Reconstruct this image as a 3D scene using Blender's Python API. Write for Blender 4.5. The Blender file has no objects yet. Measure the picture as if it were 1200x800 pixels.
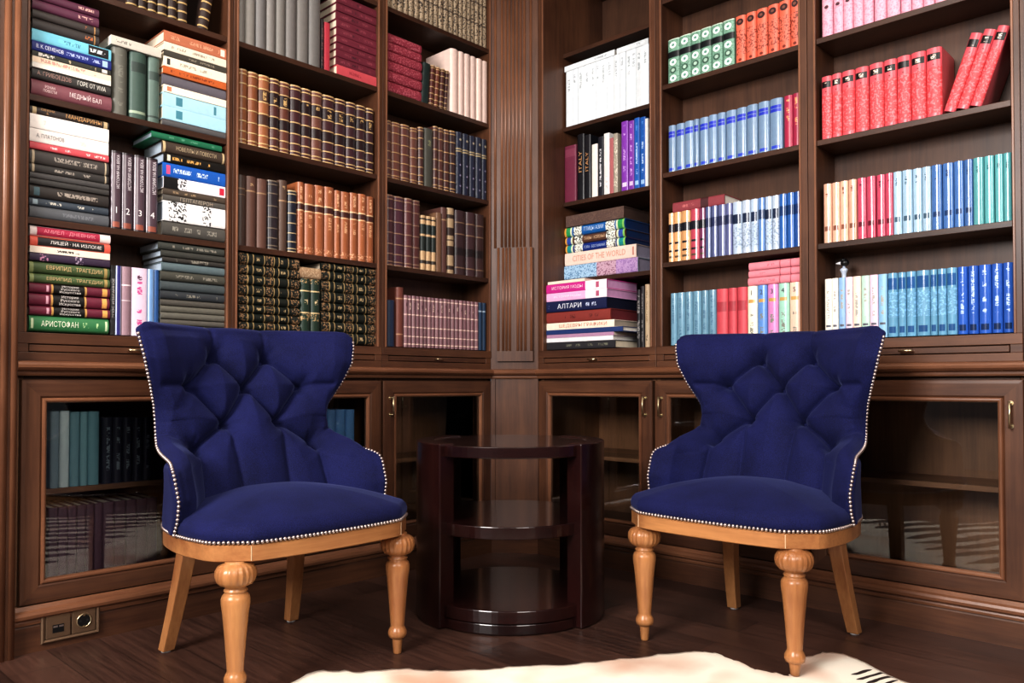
import bpy, math, random
from mathutils import Matrix, Vector
random.seed(7)
scene = bpy.context.scene
COL = scene.collection
PI = math.pi
R2 = math.sqrt(.5)

# ------------------------------------------------------------------ frames of the two shelf walls (metres)
def frame(ux, uy, ox, oy):
    """x runs along the wall, y into it, z up."""
    return Matrix(((ux, -uy, 0, ox), (uy, ux, 0, oy), (0, 0, 1, 0), (0, 0, 0, 1)))
VL, VR = 2.68, 2.81
ML = frame(R2, R2, -R2 * VL, R2 * VL)
MR = frame(R2, -R2, R2 * VR, R2 * VR)
PL = ML @ Vector((2.675, 0, 0)); PR = MR @ Vector((-2.50, 0, 0))
_d = (PR - PL).normalized(); CW = (PR - PL).length
MC = frame(_d.x, _d.y, PL.x, PL.y)
WALL = {'L': ML, 'R': MR, 'C': MC}

# ------------------------------------------------------------------ materials
def lin(h):
    h = h.lstrip('#'); c = [int(h[i:i + 2], 16) / 255 for i in (0, 2, 4)]
    return tuple(x / 12.92 if x <= .04045 else ((x + .055) / 1.055) ** 2.4 for x in c) + (1,)
MATS = {}
def newmat(name):
    m = bpy.data.materials.new(name); m.use_nodes = True
    nt = m.node_tree; b = nt.nodes['Principled BSDF']
    return m, nt, b
def N(nt, t, **kw):
    n = nt.nodes.new(t)
    for k, v in kw.items():
        if k in n.inputs: n.inputs[k].default_value = v
        else: setattr(n, k, v)
    return n
def ramp(nt, stops):
    r = nt.nodes.new('ShaderNodeValToRGB'); e = r.color_ramp.elements
    while len(e) < len(stops): e.new(.5)
    for i, (p, c) in enumerate(stops): e[i].position = p; e[i].color = c
    return r
def flat(hx, rough=.5, metal=0, var=.10, coat=0, bump=0):
    key = ('flat', hx, rough, metal, var, coat, bump)
    if key in MATS: return MATS[key]
    m, nt, b = newmat('paint_' + hx.strip('#'))
    oi = N(nt, 'ShaderNodeObjectInfo'); mr = N(nt, 'ShaderNodeMapRange'); mr.inputs['To Min'].default_value = 1 - var; mr.inputs['To Max'].default_value = 1 + var
    nt.links.new(oi.outputs['Random'], mr.inputs['Value'])
    tc = N(nt, 'ShaderNodeTexCoord'); ns = N(nt, 'ShaderNodeTexNoise', Scale=60.0, Detail=3.0)
    nt.links.new(tc.outputs['Object'], ns.inputs['Vector'])
    m2 = N(nt, 'ShaderNodeMapRange'); m2.inputs['To Min'].default_value = .88; m2.inputs['To Max'].default_value = 1.12
    nt.links.new(ns.outputs['Fac'], m2.inputs['Value'])
    mm = N(nt, 'ShaderNodeMath', operation='MULTIPLY'); nt.links.new(mr.outputs[0], mm.inputs[0]); nt.links.new(m2.outputs[0], mm.inputs[1])
    hs = N(nt, 'ShaderNodeHueSaturation'); hs.inputs['Color'].default_value = lin(hx)
    nt.links.new(mm.outputs[0], hs.inputs['Value']); nt.links.new(hs.outputs[0], b.inputs['Base Color'])
    b.inputs['Roughness'].default_value = rough; b.inputs['Metallic'].default_value = metal
    b.inputs['Coat Weight'].default_value = coat; b.inputs['Coat Roughness'].default_value = .15
    MATS[key] = m; return m
def inked(base, ink, scale=260, thr=.53, sx=1.0, sy=1.0, rough=.5, words=False):
    """cover stock with small worn print that cannot be read; UV is in metres along the spine"""
    key = ('ink', base, ink, scale, thr, sx, sy, rough, words)
    if key in MATS: return MATS[key]
    m, nt, b = newmat('print_' + base.strip('#'))
    uv = N(nt, 'ShaderNodeUVMap'); mp = N(nt, 'ShaderNodeMapping'); mp.inputs['Scale'].default_value = (sx, sy, 1)
    nt.links.new(uv.outputs[0], mp.inputs['Vector'])
    oi = N(nt, 'ShaderNodeObjectInfo'); va = N(nt, 'ShaderNodeVectorMath', operation='SCALE'); va.inputs[0].default_value = (9, 5, 3)
    nt.links.new(oi.outputs['Random'], va.inputs['Scale']); nt.links.new(va.outputs[0], mp.inputs['Location'])
    ns = N(nt, 'ShaderNodeTexNoise', Scale=float(scale), Detail=1.0); nt.links.new(mp.outputs[0], ns.inputs['Vector']); fac = ns.outputs['Fac']
    if words:           # gaps between the words
        m2 = N(nt, 'ShaderNodeMapping'); m2.inputs['Scale'].default_value = (1, .05, 1); nt.links.new(uv.outputs[0], m2.inputs['Vector']); nt.links.new(va.outputs[0], m2.inputs['Location'])
        n2 = N(nt, 'ShaderNodeTexNoise', Scale=38.0, Detail=0.0); nt.links.new(m2.outputs[0], n2.inputs['Vector'])
        mr = N(nt, 'ShaderNodeMapRange'); mr.inputs['From Min'].default_value = .40; mr.inputs['From Max'].default_value = .46; mr.inputs['To Min'].default_value = -.3; mr.inputs['To Max'].default_value = .03
        nt.links.new(n2.outputs['Fac'], mr.inputs['Value']); ad = N(nt, 'ShaderNodeMath', operation='ADD'); nt.links.new(fac, ad.inputs[0]); nt.links.new(mr.outputs[0], ad.inputs[1]); fac = ad.outputs[0]
    r = ramp(nt, [(thr - .02, lin(base)), (thr + .03, lin(ink))]); nt.links.new(fac, r.inputs[0])
    nt.links.new(r.outputs[0], b.inputs['Base Color']); b.inputs['Roughness'].default_value = rough
    MATS[key] = m; return m
def wood(name, axis, dark, light, rough=.42, scale=1.0, coat=.15, streak=.5, bump=.05):
    key = ('wood', name, axis)
    if key in MATS: return MATS[key]
    m, nt, b = newmat(name + '_' + axis)
    tc = N(nt, 'ShaderNodeTexCoord'); mp = N(nt, 'ShaderNodeMapping')
    s = {'x': (.06, 1, 1), 'z': (1, 1, .06), 'y': (1, .06, 1)}[axis]
    mp.inputs['Scale'].default_value = tuple(k * scale for k in s)
    oi = N(nt, 'ShaderNodeObjectInfo'); va = N(nt, 'ShaderNodeVectorMath', operation='SCALE'); va.inputs[0].default_value = (13, 7, 11)
    nt.links.new(oi.outputs['Random'], va.inputs['Scale']); nt.links.new(va.outputs[0], mp.inputs['Location'])
    nt.links.new(tc.outputs['Object'], mp.inputs['Vector'])
    n1 = N(nt, 'ShaderNodeTexNoise', Scale=9.0, Detail=5.0, Roughness=.6, Distortion=.8); nt.links.new(mp.outputs[0], n1.inputs['Vector'])
    n2 = N(nt, 'ShaderNodeTexNoise', Scale=120.0, Detail=3.0); nt.links.new(mp.outputs[0], n2.inputs['Vector'])
    n3 = N(nt, 'ShaderNodeTexNoise', Scale=5.0, Detail=3.0); nt.links.new(tc.outputs['Object'], n3.inputs['Vector'])
    mx = N(nt, 'ShaderNodeMix', data_type='FLOAT'); mx.inputs[0].default_value = streak * .6
    nt.links.new(n1.outputs['Fac'], mx.inputs[2]); nt.links.new(n2.outputs['Fac'], mx.inputs[3])
    m2 = N(nt, 'ShaderNodeMix', data_type='FLOAT'); m2.inputs[0].default_value = .3
    nt.links.new(mx.outputs[0], m2.inputs[2]); nt.links.new(n3.outputs['Fac'], m2.inputs[3])
    r = ramp(nt, [(.34, lin(dark)), (.66, lin(light))]); nt.links.new(m2.outputs[0], r.inputs[0])
    nt.links.new(r.outputs[0], b.inputs['Base Color'])
    b.inputs['Roughness'].default_value = rough; b.inputs['Coat Weight'].default_value = coat; b.inputs['Coat Roughness'].default_value = .25; b.inputs['Specular IOR Level'].default_value = .35
    bp = N(nt, 'ShaderNodeBump'); bp.inputs['Strength'].default_value = bump; bp.inputs['Distance'].default_value = .002
    nt.links.new(n2.outputs['Fac'], bp.inputs['Height']); nt.links.new(bp.outputs[0], b.inputs['Normal'])
    MATS[key] = m; return m
WX = wood('walnut', 'x', '#3c2319', '#6c4731'); WZ = wood('walnut', 'z', '#3c2319', '#6c4731'); WY = wood('walnut', 'y', '#3c2319', '#6c4731')
BEAD = wood('walnut_bead', 'x', '#5e3b29', '#8f6247', rough=.32); BEADZ = wood('walnut_bead', 'z', '#5e3b29', '#8f6247', rough=.32)  # lighter copy of walnut, light caught by mouldings put into the colour
BACK = wood('walnut_back', 'z', '#362117', '#634330', rough=.5)
INNER = wood('walnut_inside_lit', 'z', '#5c3e2b', '#94694a', rough=.55, coat=0); INNERX = wood('walnut_inside_lit', 'x', '#5c3e2b', '#94694a', rough=.5, coat=0)  # lightened walnut, brightness for the dim cabinet interiors put into the colour
OAK = wood('honey_oak', 'x', '#84502f', '#be8a59', rough=.33, coat=.3); OAKZ = wood('honey_oak', 'z', '#84502f', '#be8a59', rough=.33, coat=.3)
MAHOG = wood('mahogany', 'z', '#150707', '#2c110f', rough=.2, coat=.4, bump=.0); MAHOGX = wood('mahogany', 'x', '#150707', '#2c110f', rough=.12, coat=.5, bump=.0)
SHELF = wood('walnut_shelf', 'x', '#2c1911', '#533424')  # shelf boards darker than the frame, shade beneath them put into the colour
BRASS = flat('#d8c9a6', .28, 1.0, 0); BRONZE = flat('#8d735c', .38, .75, 0); NAIL = flat('#bcaeaa', .34, .9, 0)
BLACK = flat('#0c0c0e', .4, 0, 0); PAGES = flat('#e3d6c0', .8, 0, .06); PAGESW = flat('#efeae2', .8, 0, .04); PAGESG = flat('#aab6c2', .8, 0, .05)
def glass_mat():
    m, nt, b = newmat('cabinet_glass'); nt.nodes.remove(b); out = nt.nodes['Material Output']
    t = N(nt, 'ShaderNodeBsdfTransparent'); t.inputs[0].default_value = (.92, .93, .92, 1)
    g = N(nt, 'ShaderNodeBsdfGlossy'); g.inputs['Roughness'].default_value = .01; g.inputs['Color'].default_value = (.95, .95, .95, 1)
    f = N(nt, 'ShaderNodeFresnel'); f.inputs['IOR'].default_value = 1.5
    x = N(nt, 'ShaderNodeMixShader'); nt.links.new(f.outputs[0], x.inputs[0]); nt.links.new(t.outputs[0], x.inputs[1]); nt.links.new(g.outputs[0], x.inputs[2])
    nt.links.new(x.outputs[0], out.inputs[0]); return m
GLASS = glass_mat()
def fabric():
    m, nt, b = newmat('blue_cloth')
    tc = N(nt, 'ShaderNodeTexCoord'); n = N(nt, 'ShaderNodeTexNoise', Scale=420.0, Detail=2.0); nt.links.new(tc.outputs['Object'], n.inputs['Vector'])
    n2 = N(nt, 'ShaderNodeTexNoise', Scale=9.0, Detail=3.0); nt.links.new(tc.outputs['Object'], n2.inputs['Vector'])
    mx = N(nt, 'ShaderNodeMix', data_type='FLOAT'); mx.inputs[0].default_value = .33; nt.links.new(n.outputs['Fac'], mx.inputs[2]); nt.links.new(n2.outputs['Fac'], mx.inputs[3])
    r = ramp(nt, [(.33, lin('#0b0d2d')), (.67, lin('#1e2257'))]); nt.links.new(mx.outputs[0], r.inputs[0]); nt.links.new(r.outputs[0], b.inputs['Base Color'])
    b.inputs['Roughness'].default_value = .85; b.inputs['Sheen Weight'].default_value = .16; b.inputs['Sheen Tint'].default_value = (.35, .42, .95, 1); b.inputs['Sheen Roughness'].default_value = .4
    b.inputs['Specular IOR Level'].default_value = .2
    bp = N(nt, 'ShaderNodeBump'); bp.inputs['Strength'].default_value = .25; bp.inputs['Distance'].default_value = .001; nt.links.new(n.outputs['Fac'], bp.inputs['Height']); nt.links.new(bp.outputs[0], b.inputs['Normal'])
    return m
CLOTH = fabric()
def floor_mat():
    m, nt, b = newmat('dark_plank_floor')
    tc = N(nt, 'ShaderNodeTexCoord'); br = N(nt, 'ShaderNodeTexBrick', Scale=1.0)
    br.inputs['Brick Width'].default_value = 1.25; br.inputs['Row Height'].default_value = .145; br.inputs['Mortar Size'].default_value = .0016; br.inputs['Mortar Smooth'].default_value = .2
    br.inputs['Color1'].default_value = (.3, .3, .3, 1); br.inputs['Color2'].default_value = (.75, .75, .75, 1); br.inputs['Mortar'].default_value = (0, 0, 0, 1); br.inputs['Bias'].default_value = 0
    br.offset = .37; br.offset_frequency = 2
    nt.links.new(tc.outputs['Object'], br.inputs['Vector'])
    mp = N(nt, 'ShaderNodeMapping'); mp.inputs['Scale'].default_value = (1.3, 22, 1); nt.links.new(tc.outputs['Object'], mp.inputs['Vector'])
    n = N(nt, 'ShaderNodeTexNoise', Scale=3.0, Detail=6.0, Roughness=.65, Distortion=.5); nt.links.new(mp.outputs[0], n.inputs['Vector'])
    mx = N(nt, 'ShaderNodeMix', data_type='RGBA'); mx.inputs[0].default_value = .55; nt.links.new(br.outputs['Color'], mx.inputs[6]); nt.links.new(n.outputs['Fac'], mx.inputs[7])
    r = ramp(nt, [(.12, lin('#150d0c')), (.42, lin('#38251f')), (.75, lin('#644539'))]); nt.links.new(mx.outputs[2], r.inputs[0])
    nt.links.new(r.outputs[0], b.inputs['Base Color'])
    rr = N(nt, 'ShaderNodeMapRange'); rr.inputs['To Min'].default_value = .26; rr.inputs['To Max'].default_value = .5; nt.links.new(n.outputs['Fac'], rr.inputs['Value']); nt.links.new(rr.outputs[0], b.inputs['Roughness'])
    bp = N(nt, 'ShaderNodeBump'); bp.inputs['Strength'].default_value = .3; bp.inputs['Distance'].default_value = .002; nt.links.new(mx.outputs[2], bp.inputs['Height']); nt.links.new(bp.outputs[0], b.inputs['Normal'])
    return m
def hide_mat():
    m, nt, b = newmat('striped_hide'); L = nt.links.new
    tc = N(nt, 'ShaderNodeTexCoord'); O = tc.outputs['Object']
    def band(rot, scale, dist):
        mp = N(nt, 'ShaderNodeMapping'); mp.inputs['Rotation'].default_value = (0, 0, rot); L(O, mp.inputs['Vector'])
        w = N(nt, 'ShaderNodeTexWave', Scale=scale, Distortion=dist, Detail=2.0); w.inputs['Detail Scale'].default_value = 1.2; w.bands_direction = 'X'; L(mp.outputs[0], w.inputs['Vector']); return w.outputs['Fac']
    def rng(sock, a, b_, c, d):
        r = N(nt, 'ShaderNodeMapRange'); r.inputs['From Min'].default_value = a; r.inputs['From Max'].default_value = b_; r.inputs['To Min'].default_value = c; r.inputs['To Max'].default_value = d; L(sock, r.inputs['Value']); return r.outputs[0]
    def math_(op, a, b_):
        n = N(nt, 'ShaderNodeMath', operation=op)
        for k, s in enumerate((a, b_)):
            if isinstance(s, (int, float)): n.inputs[k].default_value = s
            else: L(s, n.inputs[k])
        return n.outputs[0]
    sp = N(nt, 'ShaderNodeSeparateXYZ'); L(O, sp.inputs[0])
    ns = N(nt, 'ShaderNodeTexNoise', Scale=5.0, Detail=3.0); L(O, ns.inputs['Vector'])
    # broad stripes across the back of the hide, fading out towards its pale border
    yy = math_('ADD', sp.outputs['Y'], rng(ns.outputs['Fac'], .3, .7, -.10, .10))
    body = math_('ADD', band(.30, 2.3, 3.2), rng(yy, 1.78, 1.98, .14, -.75))
    def patch(c, r, rot):
        d = N(nt, 'ShaderNodeVectorMath', operation='DISTANCE'); L(O, d.inputs[0]); d.inputs[1].default_value = c
        return math_('ADD', band(rot, 11.0, 2.5), rng(d.outputs['Value'], r * .6, r, -.05, -.9))
    s = math_('MAXIMUM', body, math_('MAXIMUM', patch((1.03, 2.13, .01), .075, 1.1), patch((-.44, 1.78, .01), .07, 1.2)))
    r = ramp(nt, [(.50, (0, 0, 0, 1)), (.60, (1, 1, 1, 1))]); L(s, r.inputs[0])
    n2 = N(nt, 'ShaderNodeTexNoise', Scale=3.2, Detail=2.0); L(O, n2.inputs['Vector'])
    r2 = ramp(nt, [(.5, lin('#f3ebdd')), (.72, lin('#d3a58c'))]); L(n2.outputs['Fac'], r2.inputs[0])
    # one larger tan blush in the pale border
    d2 = N(nt, 'ShaderNodeVectorMath', operation='DISTANCE'); mp2 = N(nt, 'ShaderNodeMapping'); mp2.inputs['Scale'].default_value = (.45, 1, 1); L(O, mp2.inputs['Vector']); L(mp2.outputs[0], d2.inputs[0]); d2.inputs[1].default_value = (.42 * .45, 2.25, .01)
    bl = rng(math_('ADD', d2.outputs['Value'], rng(ns.outputs['Fac'], .3, .7, -.03, .03)), .01, .10, .75, 0.0)
    mb_ = N(nt, 'ShaderNodeMix', data_type='RGBA'); L(bl, mb_.inputs[0]); L(r2.outputs[0], mb_.inputs[6]); mb_.inputs[7].default_value = lin('#c48f74')
    mx = N(nt, 'ShaderNodeMix', data_type='RGBA'); L(r.outputs[0], mx.inputs[0]); L(mb_.outputs[2], mx.inputs[6]); mx.inputs[7].default_value = lin('#24120e')
    L(mx.outputs[2], b.inputs['Base Color']); b.inputs['Roughness'].default_value = .8
    n3 = N(nt, 'ShaderNodeTexNoise', Scale=90.0); L(O, n3.inputs['Vector'])
    bp = N(nt, 'ShaderNodeBump'); bp.inputs['Strength'].default_value = .12; bp.inputs['Distance'].default_value = .002; L(n3.outputs['Fac'], bp.inputs['Height']); L(bp.outputs[0], b.inputs['Normal'])
    return m

# ------------------------------------------------------------------ mesh builder
class MB:
    def __init__(s): s.v = []; s.f = []; s.m = []; s.sm = []
    def add(s, verts, faces, mat=0, smooth=False):
        o = len(s.v); s.v += [tuple(p) for p in verts]
        for f in faces: s.f.append(tuple(i + o for i in f)); s.m.append(mat); s.sm.append(smooth)
    def box(s, x0, x1, y0, y1, z0, z1, mat=0):
        s.add([(x0, y0, z0), (x1, y0, z0), (x1, y1, z0), (x0, y1, z0), (x0, y0, z1), (x1, y0, z1), (x1, y1, z1), (x0, y1, z1)],
              [(0, 3, 2, 1), (4, 5, 6, 7), (0, 1, 5, 4), (1, 2, 6, 5), (2, 3, 7, 6), (3, 0, 4, 7)], mat); return s
    def loft(s, loops, closed=True, caps=True, mat=0, smooth=False):
        n = len(loops[0]); vs = [p for l in loops for p in l]; fs = []
        for i in range(len(loops) - 1):
            for j in range(n if closed else n - 1):
                a = i * n + j; b = i * n + (j + 1) % n; fs.append((a, b, b + n, a + n))
        s.add(vs, fs, mat, smooth)
        if caps:
            o = len(s.v) - len(vs)
            s.f.append(tuple(o + k for k in range(n))[::-1]); s.m.append(mat); s.sm.append(False)
            s.f.append(tuple(o + (len(loops) - 1) * n + k for k in range(n))); s.m.append(mat); s.sm.append(False)
        return s
    def prism_x(s, prof, x0, x1, mat=0, smooth=False):      # prof of (y, z)
        return s.loft([[(x0, y, z) for y, z in prof], [(x1, y, z) for y, z in prof]], True, True, mat, smooth)
    def prism_z(s, prof, z0, z1, mat=0, smooth=False):      # prof of (x, y)
        return s.loft([[(x, y, z0) for x, y in prof], [(x, y, z1) for x, y in prof]], True, True, mat, smooth)
    def ring(s, x0, x1, z0, z1, prof, mh=0, mv=0):           # prof of (inset, y) swept round a rectangle with mitred corners
        lp = [[(x0 + d, y, z0 + d), (x1 - d, y, z0 + d), (x1 - d, y, z1 - d), (x0 + d, y, z1 - d)] for d, y in prof]
        n = len(lp)
        for i in range(n):
            a, b = lp[i], lp[(i + 1) % n]
            for k in range(4):
                l = (k + 1) % 4; s.add([a[k], a[l], b[l], b[k]], [(0, 1, 2, 3)], mh if k in (0, 2) else mv)
        return s
    def lathe(s, prof, n=32, c=(0, 0, 0), mat=0, flute=None, smooth=True):
        loops = []
        for r, z in prof:
            lp = []
            for k in range(n):
                a = 2 * PI * k / n; rr = r * (flute(a, z) if flute else 1)
                lp.append((c[0] + rr * math.cos(a), c[1] + rr * math.sin(a), c[2] + z))
            loops.append(lp)
        return s.loft(loops, True, True, mat, smooth)
    def tube(s, pts, r, n=8, mat=0):
        loops = []; P = [Vector(p) for p in pts]
        for i, p in enumerate(P):
            t = (P[min(i + 1, len(P) - 1)] - P[max(i - 1, 0)]).normalized()
            a = t.orthogonal().normalized() if abs(t.z) > .9 else t.cross(Vector((0, 0, 1))).normalized()
            b = t.cross(a)
            loops.append([tuple(p + a * r * math.cos(2 * PI * k / n) + b * r * math.sin(2 * PI * k / n)) for k in range(n)])
        return s.loft(loops, True, True, mat, True)
    def ball(s, c, r, axes=None, nu=8, nv=5, mat=0):
        X, Y, Z = axes or (Vector((1, 0, 0)), Vector((0, 1, 0)), Vector((0, 0, 1)))
        rx, ry, rz = r if isinstance(r, tuple) else (r, r, r); c = Vector(c); loops = []
        for i in range(nv + 1):
            t = PI * (.04 + .92 * i / nv) - PI / 2
            loops.append([tuple(c + X * rx * math.cos(t) * math.cos(2 * PI * k / nu) + Y * ry * math.cos(t) * math.sin(2 * PI * k / nu) + Z * rz * math.sin(t)) for k in range(nu)])
        return s.loft(loops, True, True, mat, True)
    def build(s, name, mats, parent=None, mat4=None, bevel=0, org=None, uv=False):
        me = bpy.data.meshes.new(name)
        vs = s.v if org is None else [(a - org[0], b - org[1], c - org[2]) for a, b, c in s.v]
        me.from_pydata(vs, [], s.f)
        for m in (mats if isinstance(mats, (list, tuple)) else [mats]): me.materials.append(m)
        me.polygons.foreach_set('material_index', s.m); me.polygons.foreach_set('use_smooth', s.sm)
        if uv:
            lay = me.uv_layers.new(name='UVMap'); data = []
            for l in me.loops: p = me.vertices[l.vertex_index].co; data += [p.z, p.x]
            lay.data.foreach_set('uv', data)
        me.update()
        o = bpy.data.objects.new(name, me); COL.objects.link(o)
        if parent: o.parent = parent
        if mat4 is not None:
            if parent: o.matrix_basis = mat4
            else: o.matrix_world = mat4
        if bevel:
            b = o.modifiers.new('edge', 'BEVEL'); b.width = bevel; b.segments = 2; b.limit_method = 'ANGLE'; b.angle_limit = .6
        return o
def empty(name, m4, label, cat, group=None):
    o = bpy.data.objects.new(name, None); COL.objects.link(o); o.empty_display_size = .1; o.matrix_world = m4
    tag(o, label, cat, group); return o
def tag(o, label, cat, group=None, kind=None):
    if label: o['label'] = label
    if cat: o['category'] = cat
    if group: o['group'] = group
    if kind: o['kind'] = kind
    return o
def struct(mb, name, mats, m4, bevel=0, label=None):
    o = mb.build(name, mats, None, m4, bevel); o['kind'] = 'structure'
    if label: o['label'] = label
    return o
T = Matrix.Translation
def hood(o):        # fix inside-out faces
    import bmesh
    bm = bmesh.new(); bm.from_mesh(o.data); bmesh.ops.recalc_face_normals(bm, faces=bm.faces); bm.to_mesh(o.data); bm.free(); return o
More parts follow.
